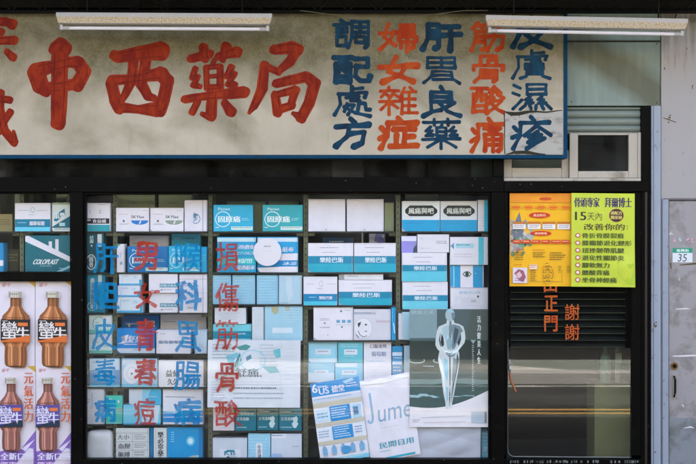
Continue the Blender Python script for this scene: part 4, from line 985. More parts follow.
els += [('d', .07, .605, .22, .625, 1, (206, 90, 40)), ('d', .37, .605, .58, .625, 1, (206, 90, 40)), ('d', .07, .635, .22, .73, 4, (70, 60, 40)), ('d', .37, .635, .58, .70, 3, (70, 60, 40)), ('d', .64, .635, .9, .73, 4, (70, 60, 40)),
        ('d', .07, .765, .22, .785, 1, (206, 90, 40)), ('r', .05, .80, .28, .965, (222, 214, 220)), ('p', [(.07, .86), (.14, .815), (.22, .83), (.26, .9), (.22, .955), (.15, .94), (.12, .9)], (160, 92, 110)), ('p', [(.1, .87), (.16, .84), (.2, .88), (.15, .92)], (220, 190, 190)), ('d', .08, .91, .2, .955, 2, (120, 90, 130)),
        ('r', .32, .765, .44, .815, (238, 220, 200)), ('d', .33, .77, .43, .81, 2, (196, 60, 30)), ('d', .33, .825, .43, .95, 6, (90, 76, 50)),
        ('ring', .62, .86, .085, .085, .1, (120, 100, 50)), ('ring', .61, .86, .04, .05, .2, (120, 100, 50))]
for a, b in ((.56, .8), (.66, .8), (.56, .86), (.66, .86), (.56, .92), (.66, .92), (.6, .76), (.6, .955)): els += [('r', a - .025, b - .014, a + .03, b + .014, YP), ('d', a - .022, b - .012, a + .027, b + .014, 1, (80, 70, 40))]
els += [('d', .78, .78, .83, .86, 5, (70, 60, 40)), ('d', .92, .78, .97, .86, 5, (70, 60, 40)), ('l', [(.84, .82), (.84, .95), (.3, .95)], .004, (150, 120, 50)), ('r', 0, 0, .012, 1, (230, 160, 40))]
sheet('poster', 'yellow and orange poster of charts taped inside a door top, left of the green poster', 'poster', [(509.6, 193.2), (571.8, 193.4), (509.4, 286.2)], -.0045, YP, els, disp=lambda u, v: .003 + .002 * math.sin(3 * u + 2 * v), group='posters taped to the glass door')
NV = (52, 34, 92); DK = (50, 44, 40)
els = [('tb', .05, .045, .44, .15, '骨頭專家', NV), ('tb', .53, .045, .95, .15, '拜爾博士', NV), ('tb', .06, .2, .23, .29, '15', DK), ('t', .25, .205, .48, .29, '天內', (70, 60, 50)),
       ('e', .71, .235, .125, .078, (66, 40, 34)), ('ring', .71, .235, .125, .078, .09, (206, 190, 80)), ('tb', .62, .19, .8, .228, '通配方', (226, 206, 120)), ('tb', .62, .238, .8, .275, '獨家秘', (226, 206, 120)),
       ('tb', .2, .325, .84, .395, '改善你的', (76, 66, 40)), ('r', .875, .345, .89, .355, DK), ('r', .875, .375, .89, .385, DK)]
els += [('p', [(.72, .72), (.9, .76), (1, .74), (1, .98), (.88, .97), (.74, .86)], (176, 200, 50))]
for i, (s_, w_) in enumerate((('骨折骨膜裂痕', .66), ('膝關節退化變形', .78), ('扭挫韌帶肌腱', .66), ('退化性關節炎', .66), ('腳軟無力', .43), ('腰酸背痛', .43), ('坐骨神經痛', .54))):
    v = .425 + i * .079
    els += [('e', .1, v + .027, .04, .025, (226, 222, 214)), ('ring', .1, v + .027, .04, .025, .35, (200, 60, 40)), ('tb', .17, v, .17 + w_, v + .056, s_, (62, 84, 38))]
sheet('poster', 'lime green poster listing joint ailments with its lower right corner curling, beside the yellow poster', 'poster', [(571.4, 193), (634.6, 193.6), (571.2, 286.6)], -.0335, GP, els,
      disp=lambda u, v: .003 + .0015 * math.sin(4 * v) + -.0 + .05 * max(0, (u + v - 1.3)) ** 2 + .016 * math.exp(-((u - .82) ** 2 + (v - .8) ** 2) / .02), group='posters taped to the glass door')
# clear tape on the poster corners
tape = mat('clear_tape', (206, 206, 190), rough=.25)
for i, (a, b) in enumerate(((571.4, 194), (571.0, 285), (510.5, 286), (634, 194.5))):
    pass

# ------------------------------------------------------------------ drink posters at the lower left
def bottle_els(cx, top, w, h, glassc, hi, lab, lab2, word, wcol):
    """a printed bottle: centre u, top v, width, height in poster units"""
    P = lambda pts: [(cx + a * w, top + b * h) for a, b in pts]
    sil = [(.20, .08), (.205, .2), (.30, .26), (.46, .32), (.5, .37), (.5, .655), (.47, .68), (.385, .73), (.40, .85), (.39, .95), (.32, 1.0)]
    e = []
    n = 18
    for i in range(n):        # photographed glass: dark rims, pale core, a few reflections
        t0, t1 = -1 + 2 * i / n, -1 + 2 * (i + 1) / n; tm = (t0 + t1) / 2
        f = .74 + .34 * math.cos(tm * 1.25) ** 1.5
        if -.62 < tm < -.38: f *= 1.2
        elif .30 < tm < .44: f *= 1.14
        elif .5 < tm < .72: f *= .72
        elif -.1 < tm < .06: f *= .86
        for (a0, b0), (a1, b1) in zip(sil, sil[1:]):
            rib = 1 - (.22 * (abs(math.sin(tm * 9)) > .8) if b0 >= .73 else 0) - (.18 if b1 <= .21 else 0)
            wgt = min(1, f * rib * .86)
            c_ = tuple(int(min(250, (gc * wgt) + max(0, f * rib - 1.05) * 190 + (hc - gc) * .35 * max(0, f - .75))) for gc, hc in zip(glassc, hi))
            e.append(('p', P([(t0 * a0, b0), (t0 * a1, b1), (t1 * a1, b1), (t1 * a0, b0)]), tuple(c // 6 * 6 for c in c_)))
    e += [('l', P([(-.30, .345), (.30, .345)]), .006, tuple(int(c * .6) for c in glassc)), ('e', cx, top + .985 * h, .26 * w, .012 * h, tuple(int(c * .45) for c in glassc))]
    e += [('r', cx - .24 * w, top, cx + .24 * w, top + .085 * h, (216, 212, 196)), ('r', cx - .22 * w, top + .03 * h, cx + .22 * w, top + .045 * h, (160, 154, 136)), ('r', cx + .1 * w, top + .01 * h, cx + .22 * w, top + .08 * h, (180, 174, 156)), ('r', cx - .23 * w, top + .01 * h, cx - .17 * w, top + .08 * h, (160, 152, 136))] + [('l', [(cx + q_ * w, top + .005 * h), (cx + q_ * w, top + .08 * h)], .005, (150, 144, 128)) for q_ in (-.1, -.03, .04, .11, .17)]
    e += [('r', cx - .5 * w, top + .37 * h, cx + .5 * w, top + .65 * h, lab), ('p', P([(-.5, .65), (.5, .57), (.5, .65)]), lab2), ('r', cx - .5 * w, top + .645 * h, cx + .5 * w, top + .668 * h, lab2)]
    e += [('t', cx - .47 * w, top + .395 * h, cx + .06 * w, top + .63 * h, word[0], wcol), ('t', cx - .455 * w, top + .398 * h, cx + .07 * w, top + .633 * h, word[0], wcol), ('tb', cx + .04 * w, top + .47 * h, cx + .46 * w, top + .64 * h, word[1], wcol), ('r', cx + .08 * w, top + .41 * h, cx + .42 * w, top + .455 * h, (226, 120, 60)), ('d', cx - .45 * w, top + .385 * h, cx - .2 * w, top + .41 * h, 1, wcol)]
    return e
LAV = (224, 218, 226)
def drink(x0, upper, label):
    if upper:
        els = [('p', [(.78, 0), (1, 0), (1, .075)], (206, 168, 60)), ('t', .1, .03, .34, .075, '蠻牛', (186, 70, 60), .15)]
        els += bottle_els(.49, .12, .80, .86, (206, 130, 76), (236, 184, 140), (34, 32, 32), (214, 110, 50), '蠻牛', (232, 226, 222))
        sheet('drink_poster', label, 'poster', [(x0, 280.2), (x0 + 36.6, 280.6), (x0 - .2, 369)], -.0145, LAV, els, disp=lambda u, v: .0015 + .0012 * math.sin(5 * u + 3 * v), group='drink posters at the lower left')
    else:
        els = [('p', [(.76, 0), (1, 0), (1, .06)], (206, 168, 60)), ('t', .08, .02, .28, .055, '蠻牛', (186, 70, 60), .15),
               ('p', [(0, .99), (0, .79), (.6, .77), (1, .60), (1, .99)], (140, 106, 186)), ('p', [(.6, .77), (.98, .68), (.72, .79)], (226, 220, 236))]
        els += bottle_els(.34, .10, .66, .69, (196, 128, 112), (230, 184, 172), (92, 78, 150), (34, 50, 70), '蠻牛', (226, 222, 236))
        for i, ch in enumerate('元氣活力'): els.append(('tb', .71, .06 + i * .118, .95, .06 + i * .118 + .1, ch, (206, 96, 44)))
        els += [('t', .72, .755, .96, .79, '160ml', (226, 224, 236)), ('tb', .06, .80, .96, .865, '全新口感', (236, 232, 244)), ('tb', .04, .882, .98, .95, '優惠20元', (226, 200, 226))]
        sheet('drink_poster', label, 'poster', [(x0, 366.4), (x0 + 36.4, 366.0), (x0 + .2, 474)], -.018, (226, 219, 226), els, disp=lambda u, v: .0015 + .0012 * math.sin(4 * u + 4 * v + 1), group='drink posters at the lower left')
drink(-1.5, True, 'amber bottle drink poster with black label, nearer the left edge, upper row')
drink(35.6, True, 'amber bottle drink poster with black label, beside the window mullion, upper row')
drink(-.8, False, 'drink poster of a purple labelled bottle, nearer the left edge, lower row')
drink(36, False, 'drink poster of a purple labelled bottle, beside the window mullion, lower row')
INK_GAIN[0] = 1.0

# ------------------------------------------------------------------ display racks behind the glass
rackm = mat('olive_slotted_steel', (104, 104, 78), rough=.5, var=.15, scale=7, dirt=(74, 70, 50), dirt_amt=.1, dirt_scale=6)
shelfm = mat('dark_shelf_board', (36, 36, 29), rough=.6, var=.25, scale=6)
def rack(label, posts, bays):
    r = empty('display_rack', (X((posts[0] + posts[-1]) / 2), .25, 0), label, 'rack')
    for p in posts:
        for yy in (.130, .40):
            mb = MB(); mb.box(X(p - 2.1, YF), X(p + 2.1, YF), yy, yy + .003, 0, Z(190, YF), rackm)
            if yy < .3:
                mb.box(X(p - 2.1, YF), X(p - 1.6, YF), yy + .003, yy + .03, 0, Z(190, YF), rackm)
                for i in range(46):
                    z_ = Z(194 + i * 6, YF); mb.box(X(p - .5, YF), X(p + .5, YF), yy - .0008, yy - .0002, z_ - .012, z_, shelfm)
            mb.build('post', r)
    mb = MB(); mb.box(X(posts[0], YF), X(posts[-1], YF), .404, .408, .05, Z(186, YF), mat('olive_back_panel', (70, 72, 50), rough=.7, var=.3, scale=3)); mb.build('back_panel', r)
    for xa, xb, rows in bays:
        for y in rows:
            mb = MB(); z_ = Z(y, YF)
            mb.box(X(xa, YF), X(xb, YF), .078, .398, z_ - .010, z_, shelfm, .001); mb.build('shelf', r)
            for e_, sg in ((xa, -1), (xb, 1)):
                mb = MB(); mb.box(X(e_, YF) - (.045 if sg > 0 else 0), X(e_, YF) + (0 if sg > 0 else .045), .120, .128, z_ - .030, z_ - .0105, rackm)
                mb.build('shelf_bracket', r)
    return r
rack('tall olive slotted steel shelving crammed with medicine boxes behind the wide shop window', [114, 209.6, 305.4, 398.4],
     [(85, 111.6, (231.5, 272.5, 313, 354, 387.5, 424.5, 466)), (116.4, 207.2, (231.5, 272.5, 313, 353.8, 387.5, 425, 466)), (212, 303, (231.5, 272.5, 304.5, 341, 387, 431, 466)),
      (307.8, 396, (231.5, 272.5, 305.5, 340.5, 383, 425, 466)), (400.8, 489, (231.5, 309.5, 340, 383, 425, 466))])
rack('olive shelving with a few boxes behind the side window at the left', [-60, 20, 68], [(-57.5, 17.5, (231.5, 271.8, 313)), (22.5, 65.5, (231.5, 271.8, 313))])

W, GW, KB, BU, CY, TE, LB = (228, 219, 228), (204, 203, 211), (30, 34, 36), (10, 122, 178), (24, 156, 190), (12, 102, 122), (156, 200, 220)
INK, PINK_INK, OLV = (120, 124, 140), (190, 150, 160), (150, 154, 118)
SKYC = (92, 180, 214)
def banded(txt, t=.56, m=.80, band=(0, 124, 166), foot=CY, top=W):
    return [('d', .25, .14, .75, .19, 1, INK), ('d', .3, .30, .7, .35, 1, INK), ('d', .4, .46, .62, .50, 1, (150, 170, 190)), ('r', 0, t, 1, m, band), ('r', 0, m, 1, 1, foot), ('tb', .26, t + .04, .78, m - .03, txt, (222, 232, 240)), ('d', .1, m + .05, .5, m + .09, 1, (70, 170, 200))]
def oval_box(base, deep, word):
    return [('t', .12, .1, .42, .2, 'Panax', (222, 236, 240)), ('ring', .24, .54, .2, .3, .1, (214, 230, 236)), ('tb', .12, .42, .68, .66, word, (236, 240, 240)), ('d', .72, .5, .92, .62, 2, (190, 220, 230)), ('r', .45, .82, 1, .95, (206, 222, 216)), ('d', .48, .85, .98, .92, 1, deep), ('d', .05, .84, .14, .92, 1, (220, 230, 236))]
R1, R2, R3, R4, R5, R6, R7 = 231.5, 272.5, 313, 354, 387.5, 424.5, 466
BK = .26           # front plane of boxes pushed to the back
# --- side window
carton('white and blue striped box on the top shelf of the side window', 14.6, 203, 50.4, 231, W, [('l', [(.08, .26), (.42, .26)], .012, (120, 130, 130)), ('l', [(.6, .26), (.92, .26)], .012, (120, 130, 130)), ('ring', .5, .24, .06, .1, .3, (150, 190, 180)), ('d', .38, .4, .6, .44, 1, INK), ('r', 0, .57, 1, .85, (0, 112, 150)), ('r', 0, .85, 1, 1, (104, 190, 226)), ('tb', .42, .64, .84, .79, '關節保健', W), ('d', .06, .68, .36, .74, 1, (150, 210, 230))], rest=R1)
carton('teal and white box cut by a diagonal, on the top shelf beside the mullion', 51.6, 202.6, 72, 231, (214, 218, 214), [('p', [(0, .84), (1, .42), (1, .88), (0, .88)], (10, 96, 116)), ('p', [(.08, .62), (.12, .44), (.62, .20), (.66, .42), (.2, .66)], (14, 110, 140)), ('tb', .1, .34, .64, .56, '肌樂', (226, 232, 232)), ('r', .36, .70, .64, .82, (190, 214, 214)), ('d', .1, .91, .9, .97, 1, (60, 120, 120)), ('r', 0, 0, 1, .06, (160, 168, 136))], rest=R1)
carton('large teal box crossed by a white diagonal band under the striped box', 24.4, 235.5, 72, 271.6, (4, 98, 116), [('p', [(0, .02), (.06, 0), (1, .62), (1, .76), (0, .16)], W), ('p', [(.50, .30), (.50, .16), (.57, .16), (.57, .40)], W), ('p', [(.64, .44), (.64, .10), (.71, .10), (.71, .50)], W), ('tb', .18, .66, .70, .80, 'COLOPLAST', (232, 236, 236), .1), ('d', .32, .84, .6, .88, 1, (150, 200, 206)), ('d', .72, .90, .95, .95, 1, (160, 200, 206)), ('p', [(.66, 1), (1, .80), (1, .87), (.78, 1)], (150, 196, 206))], rest=271.8, depth=.16)
carton('blue box cut off by the left edge of the photo', -30, 243, 3.2, 270, (20, 130, 190), [('r', 0, .6, 1, .8, W), ('d', .1, .2, .8, .5, 3, W)], rest=271.8)
carton('olive box pushed to the back behind the teal and white diagonal box', 56, 192.2, 73, 216, OLV, [('p', [(.55, .5), (.7, .1), (.85, .5)], (110, 116, 90))], Y=BK, rest=R1, depth=.1)
for i, (a, b, c_, d_, col_, nm) in enumerate(((-20, 204, -3, 231, (150, 120, 70), 'ochre'), (-2, 214, 12.5, 231, (164, 150, 104), 'tan'), (3, 206, 15, 231, (84, 82, 66), 'dark olive'))):
    if i == 2: continue
    carton(nm + ' box in the gap left of the white and blue striped box', a, b, c_, d_, col_, [('d', .1, .3, .9, .7, 4, (90, 80, 60))], Y=BK, rest=R1, depth=.1)
mb = MB(); mb.tube([(X(19.4, .3), .27, Z(231.5, YF) + .0005), (X(19.4, .3), .27, Z(188, .27))], 3.6 * k(.27), mat('pale_pipe', (168, 176, 150), rough=.4), n=16)
tag(mb.build('paper_roll'), 'pale green upright roll behind the white and blue striped box', 'roll')
carton('brown box low in the gap under the shelf at the far left', 4, 250, 19, 271, (104, 96, 66), [('d', .1, .2, .9, .6, 3, (160, 150, 110))], Y=BK, rest=271.8, depth=.1)
# --- first bay
carton('white box with black text band and cyan foot beside the mullion', 85.4, 203, 110, 231, W, [('d', .14, .25, .2, .4, 2, INK), ('d', .55, .25, .66, .4, 2, INK), ('l', [(.5, .05), (.9, .05)], .012, (120, 120, 120)), ('r', .02, .54, .98, .73, KB), ('tb', .28, .57, .84, .70, '食益補', W), ('d', .05, .58, .2, .7, 1, W), ('r', 0, .77, 1, 1, (30, 150, 172))], rest=R1)
carton('dark teal box standing on end with white oval, under the black banded box', 85.4, 233.2, 103.4, 272, (6, 78, 88), [('ring', .3, .74, .28, .2, .12, (220, 226, 226)), ('tb', .2, .06, .44, .34, '伏\n露\na', (206, 220, 220)), ('tb', .2, .60, .40, .88, '固\n骨', (220, 226, 226)), ('r', .66, .02, .9, .34, (206, 210, 206)), ('r', .9, 0, 1, 1, (10, 100, 120))], rest=R2)
carton('slim white box leaning beside the rack post', 116.6, 244, 124.8, 272, W, [('p', [(0, 0), (.5, 0), (0, .12)], (90, 150, 120)), ('e', .55, .68, .2, .06, (160, 170, 180)), ('d', .4, .3, .55, .5, 3, INK), ('r', .86, 0, 1, 1, (180, 180, 186))], rest=R2, depth=.09)
carton('blue teal box standing on end with a long white rounded tag', 85.4, 273.6, 104.6, 312.6, (14, 124, 158), [('r', .22, .16, .44, .86, (190, 206, 212)), ('e', .33, .16, .11, .05, (190, 206, 212)), ('e', .33, .86, .11, .05, (190, 206, 212)), ('ring', .33, .84, .28, .11, .12, (214, 226, 230)), ('tb', .25, .22, .41, .8, '金\n龜\n痛\n膏', (60, 130, 160)), ('r', .64, .02, .84, .3, (196, 208, 210)), ('d', .7, .88, .9, .93, 1, W)], rest=R3)
face_line = [('l', [(.34, .14), (.2, .3), (.16, .5), (.22, .7)], .03, (90, 120, 110)), ('l', [(.34, .14), (.5, .1), (.62, .22)], .03, (90, 120, 110)), ('l', [(.22, .7), (.34, .78), (.36, .9)], .03, (90, 120, 110)), ('l', [(.3, .4), (.42, .42)], .03, (90, 120, 110))]
carton('upper of two white boxes with a line drawn face and mint foot', 88.2, 315, 111.4, 334, (206, 224, 220), face_line + [('r', 0, .8, 1, 1, (110, 190, 176)), ('r', .62, .06, .96, .4, W), ('d', .62, .5, .9, .7, 2, INK)])
carton('lower of two white boxes with a line drawn face and mint foot', 88.2, 334.2, 111.4, 353.6, (212, 224, 224), face_line + [('r', 0, .84, 1, 1, (110, 190, 176)), ('r', .62, .06, .96, .4, W), ('d', .62, .5, .9, .7, 2, INK)], rest=R4)
carton('blue box with pale lid on the shelf under the line drawn faces', 89, 358.6, 119.4, 387, (8, 126, 190), [('r', 0, 0, 1, .4, (190, 208, 222)), ('d', .3, .55, .8, .62, 1, LB), ('d', .1, .12, .3, .2, 1, INK), ('r', 0, .92, 1, 1, (80, 170, 210))], rest=R5, depth=.045)
carton('grey white box standing on end with a vertical line of print', 84.8, 388.6, 104.2, 424, GW, [('l', [(.36, .14), (.36, .56)], .012, INK), ('d', .12, .3, .26, .44, 2, INK), ('r', .94, 0, 1, 1, (180, 180, 190))], rest=R6)
carton('upper small mint green box in front of the rack post', 105.2, 396, 122.2, 409.2, (60, 182, 172), [('e', .78, .45, .05, .12, W), ('d', .1, .2, .5, .35, 1, W), ('r', 0, .9, 1, 1, (120, 206, 200))], depth=.045)
carton('lower small mint green box in front of the rack post', 105.2, 409.4, 122.2, 424, (70, 184, 178), [('d', .1, .2, .5, .35, 1, W), ('r', 0, 0, 1, .14, (170, 206, 202)), ('r', 0, .9, 1, 1, (120, 206, 200))], depth=.045, rest=R6)
# --- second bay
def sky(c): return [('e', .72, .56, .26, .16, c), ('r', .45, .36, .99, .54, W), ('tb', .46, .32, .86, .44, 'SKYlax', (60, 66, 80)), ('l', [(.46, .54), (.98, .54)], .02, c), ('p', [(.68, .74), (.72, .6), (.7, .6), (.78, .5), (.75, .62), (.77, .62)], W), ('d', .08, .26, .42, .32, 1, PINK_INK), ('e', .23, .56, .035, .05, (110, 110, 120)), ('d', .1, .66, .42, .74, 2, INK), ('d', .8, .1, .95, .14, 1, INK)]
carton('white box printed with a blue oval on the top shelf', 115.8, 207.8, 149, 231, W, sky((22, 110, 196)), rest=R1)
carton('white box printed with a grey green oval on the top shelf', 149.8, 207.8, 183.4, 231, W, sky((146, 156, 142)), rest=R1)
carton('upright white box with small blue capsule mark on the top shelf', 184, 200, 206.8, 231, (222, 214, 226), [('r', .80, 0, .83, 1, (150, 146, 160)), ('tr', .34, .40, .56, .68, 'cap', (40, 110, 150)), ('ring', .5, .6, .2, .16, .14, (60, 110, 160)), ('r', .3, .38, .4, .7, (222, 214, 226)), ('tr', .38, .42, .58, .66, '通', (30, 110, 150))], rest=R1)
carton('pale olive box behind the box with the blue oval', 115.9, 194.8, 155, 220, (168, 174, 132), [('d', .3, .2, .6, .3, 1, (140, 146, 106))], Y=BK, rest=R1, depth=.1)
carton('pale olive box behind the box with the grey green oval', 158.4, 194.8, 192, 220, (166, 172, 130), [('d', .3, .2, .6, .3, 1, (140, 146, 106))], Y=BK, rest=R1, depth=.1)
carton('white box lying behind the bright blue box on the second shelf', 129.4, 235.6, 168.6, 262, (222, 216, 222), [('d', .08, .2, .3, .26, 1, (120, 120, 140))], Y=BK, rest=R2, depth=.1)
carton('bright blue box with white oval on the second shelf, behind the brush character for man', 126.8, 246.4, 167.8, 272, (0, 110, 178), oval_box(0, (0, 90, 150), '固元'), rest=R2)
carton('bright cyan box with white oval beside the bright blue box', 168.2, 246, 200, 272, (30, 166, 214), oval_box(0, (0, 110, 160), '肌樂'), rest=R2)
carton('pale cyan box standing behind the bright cyan box', 171.4, 233.8, 201, 260, (60, 172, 208), [('d', .5, .1, .8, .2, 1, (30, 110, 160)), ('d', .1, .1, .3, .2, 1, W)], Y=BK, rest=R2, depth=.1)
carton('narrow cyan box between the bright cyan box and the rack post', 200.4, 247, 206.9, 272, (20, 150, 204), [('r', 0, 0, .2, 1, (10, 120, 180)), ('d', .3, .3, .8, .6, 3, (90, 190, 220))], rest=R2)
def tri(): return [('r', 0, .86, 1, 1, (70, 160, 214)), ('l', [(.16, .1), (.13, .8)], .03, (150, 176, 196)), ('d', .2, .2, .5, .3, 1, INK), ('r', .9, .5, 1, 1, (20, 150, 200)), ('e', .72, .3, .1, .12, (190, 206, 220))]
carton('top box of three white blue edged boxes stacked by the post', 118.6, 273.8, 141.4, 285.4, (214, 218, 230), tri())
carton('middle box of three white blue edged boxes stacked by the post', 117.6, 285.6, 140, 297, (214, 216, 228), tri())
carton('bottom box of three white blue edged boxes stacked by the post', 116.5, 297.2, 142.6, 312.6, (212, 220, 230), tri(), rest=R3)
hd = [('r', .38, .52, 1, .72, (0, 112, 150)), ('tb', .4, .55, .98, .69, '舒筋活血丸', (214, 226, 230)), ('d', .42, .82, .86, .9, 1, INK), ('e', .44, .86, .03, .04, INK)]
carton('upper of two white boxes with teal header text', 148.6, 273.6, 177.6, 293, W, hd)
carton('lower of two white boxes with teal header text', 148.6, 293.2, 177.6, 312.6, (226, 219, 226), hd, rest=R3)
carton('white box with thin ruled lines behind the blue brush character for section', 179, 274.4, 206.9, 312.6, W, [('l', [(.02, .12), (.98, .12)], .012, (150, 150, 160)), ('l', [(.86, .02), (.86, .98)], .012, (120, 120, 130)), ('d', .1, .22, .7, .34, 2, INK), ('l', [(.02, .48), (.98, .48)], .01, (170, 180, 190)), ('d', .3, .86, .7, .92, 1, INK)], rest=R3)
carton('blue box lying on top behind the blue slogan box', 121.4, 315, 159, 335, (0, 106, 186), [('d', .1, .22, .42, .32, 1, W), ('tb', .62, .14, .9, .42, '新品', (220, 226, 236)), ('e', .2, .28, .03, .06, W)], Y=BK, rest=353.8, depth=.1)
carton('blue slogan box with white swash and pale foot', 116.5, 328.6, 155, 353.4, (0, 124, 204), [('r', 0, .80, 1, 1, (196, 206, 220)), ('p', [(.0, .62), (.12, .56), (.2, .28), (.1, .34), (.3, .24), (.2, .6)], W), ('tb', .2, .28, .74, .58, '復樂', W, .12), ('d', .16, .62, .62, .72, 1, W), ('d', .44, .84, .64, .92, 1, INK)], rest=353.8)
carton('white box with grey text lines behind the blue brush character for stomach', 160.2, 313.6, 206.6, 340, (220, 214, 222), [('d', .08, .2, .4, .27, 1, INK), ('d', .16, .5, .6, .56, 1, (150, 150, 160)), ('r', .44, .75, .98, .8, (150, 160, 170))], Y=BK, rest=353.8, depth=.1)
carton('white box with a row of teal characters and tiny red dot', 156.2, 330.2, 191, 353.4, (226, 218, 226), [('e', .03, .1, .018, .03, (190, 40, 50)), ('d', .1, .14, .3, .2, 1, INK), ('tb', .07, .44, .8, .58, '龍角散喉糖', (60, 110, 150))], rest=353.8)
carton('pale blue grey box standing by the second rack post', 194.6, 330.2, 206.9, 353.4, (196, 208, 222), [('r', 0, 0, .12, 1, (170, 186, 204)), ('d', .3, .6, .8, .8, 3, (150, 170, 190))], rest=353.8)
carton('flat pale carton lying in the gap above the white disc box', 122.8, 355.2, 163, 364, (190, 190, 184), [], Y=BK, rest=364.2, depth=.1)
carton('flat white carton lying in the gap behind the red character for spring', 172.6, 354.6, 202, 364, (222, 216, 222), [('d', .3, .3, .5, .5, 1, INK)], Y=BK, rest=364.2, depth=.1)
carton('blue grey box with a white disc printed on it', 121.2, 358.8, 157, 387, (152, 190, 216), [('r', .02, .03, .98, .22, (196, 204, 214)), ('e', .28, .52, .24, .36, (218, 214, 222)), ('ring', .28, .52, .15, .23, .12, (190, 190, 204)), ('l', [(.26, .56), (.3, .5)], .05, (60, 60, 70)), ('r', 0, .9, 1, 1, (90, 170, 210)), ('r', .56, .3, .98, .8, (170, 204, 224))], rest=R5)
carton('white box with black brush writing on the fifth shelf', 158, 360.6, 203.6, 387, (222, 216, 224), [('tb', .16, .36, .46, .62, '益仙', (50, 54, 64)), ('tb', .2, .68, .44, .92, '久久', (50, 54, 64)), ('r', .4, .2, .98, .3, (190, 200, 214)), ('tb', .6, .5, .9, .9, '腸健', (40, 120, 190))], rest=R5)
carton('grey and blue box above the white patterned box on the sixth shelf', 128.6, 388.2, 161, 405, (60, 160, 206), [('r', .0, 0, .42, 1, (196, 202, 214)), ('p', [(.42, 0), (.7, 0), (.5, 1), (.42, 1)], (130, 196, 222)), ('d', .6, .5, .9, .6, 1, W)])
carton('pale blue box with white swirl panel on the sixth shelf', 122.8, 405.2, 160.4, 424.4, (112, 186, 220), [('p', [(.52, .1), (.98, 0), (.92, 1), (.5, 1)], (206, 218, 228)), ('ring', .72, .3, .12, .16, .35, (170, 180, 200)), ('ring', .72, .7, .12, .16, .35, (160, 180, 200)), ('r', 0, .92, 1, 1, (60, 150, 200))], rest=425)
carton('white box with blue wave and stripes on the sixth shelf', 162.4, 389, 203, 424.4, (222, 218, 226), [('l', [(.06, .22), (.8, .24)], .02, INK), ('d', .34, .44, .72, .54, 1, (90, 110, 150)), ('p', [(0, .66), (1, .6), (1, .94), (0, .94)], (20, 128, 204)), ('p', [(0, .62), (.5, .66), (1, .58), (1, .62), (.5, .7), (0, .66)], (120, 190, 226)), ('l', [(.0, .80), (1, .78)], .02, W)], rest=425)
carton('white box printed with a grid of small figures on the bottom shelf', 115.8, 428.4, 149, 465, (206, 206, 206), sum([[('l', [(0, v_), (1, v_)], .01, (130, 134, 136))] for v_ in (.12, .36, .58, .8)], []) + [('l', [(.5, .1), (.5, .8)], .008, (130, 134, 136)), ('tb', .04, .16, .4, .3, '大小', (110, 112, 116)), ('d', .56, .16, .9, .32, 3, INK), ('tb', .06, .4, .44, .54, '血壓', (100, 100, 106)), ('d', .56, .4, .9, .54, 3, INK), ('tb', .06, .62, .42, .76, '脈搏', (100, 100, 106)), ('d', .56, .62, .9, .76, 2, INK), ('tb', .08, .83, .7, .97, '全自動型', (120, 120, 124))], rest=R7)
carton('thin teal box edge between the grid printed box and the black lettered box', 149.3, 428, 153, 465, (0, 110, 170), [], rest=R7)
carton('white box with a column of black characters on the bottom shelf', 153.4, 428, 167, 465, (214, 214, 214), [('tb', .28, .1, .74, .92, '樂\n必\n寧\n藥\n布', (50, 52, 56)), ('l', [(.14, .06), (.14, .94)], .012, (150, 150, 150))], rest=R7)
carton('bright blue box with white emblem on the bottom shelf', 167.2, 427.4, 202.4, 465, (0, 138, 204), [('d', .1, .12, .2, .42, 5, (150, 210, 236)), ('e', .66, .36, .08, .08, (206, 230, 240)), ('ring', .66, .36, .12, .12, .2, (120, 200, 230)), ('p', [(0, .84), (.3, .9), (.7, .74), (1, .72), (1, .9), (.7, .88), (.3, .98), (0, .94)], (170, 180, 170)), ('r', .9, 0, 1, 1, (0, 112, 180))], rest=R7)
# clear wrapped bundle
def lump(name, label, cat, x0, y0, x1, y1, rest, depth, ma, seed, amp):
    bm = bmesh.new(); bmesh.ops.create_cube(bm, size=2.0); bmesh.ops.subdivide_edges(bm, edges=list(bm.edges), cuts=9, use_grid_fill=True)
    xa, xb = X(x0, YF), X(x1, YF); z0, z1 = Z(rest, YF) + .0005, Z(y0, YF)
    rd = np.random.RandomState(seed); ks = rd.uniform(-5, 5, (7, 3)); ph = rd.uniform(0, 6, 7)
    for v in bm.verts:
        c = np.array(v.co); m_ = (abs(c) ** 5).sum() ** .2; c = c / max(m_, 1e-6) * 1.0
        nn = sum(abs(math.sin(ks[i] @ c + ph[i])) for i in range(7)) / 7 - .6
        c = c * (1 + amp * nn)
        v.co = ((xa + xb) / 2 + c[0] * (xb - xa) / 2, YF + depth / 2 + c[1] * depth / 2, max(z0, (z0 + z1) / 2 + c[2] * (z1 - z0) / 2))
    mb = MB(); bm.verts.index_update(); mb.add([v.co[:] for v in bm.verts], [[v.index for v in f.verts] for f in bm.faces], ma); bm.free()
    return tag(mb.build(name, smooth=True), label, cat)
lump('wrapped_bundle', 'crumpled white plastic wrapped bundle on the bottom shelf by the mullion', 'bundle', 85.2, 431, 112.4, 465, R7, .14, mat('white_plastic_wrap', (204, 202, 206), rough=.25, var=.1, scale=9, bump=.4), 3, .12)
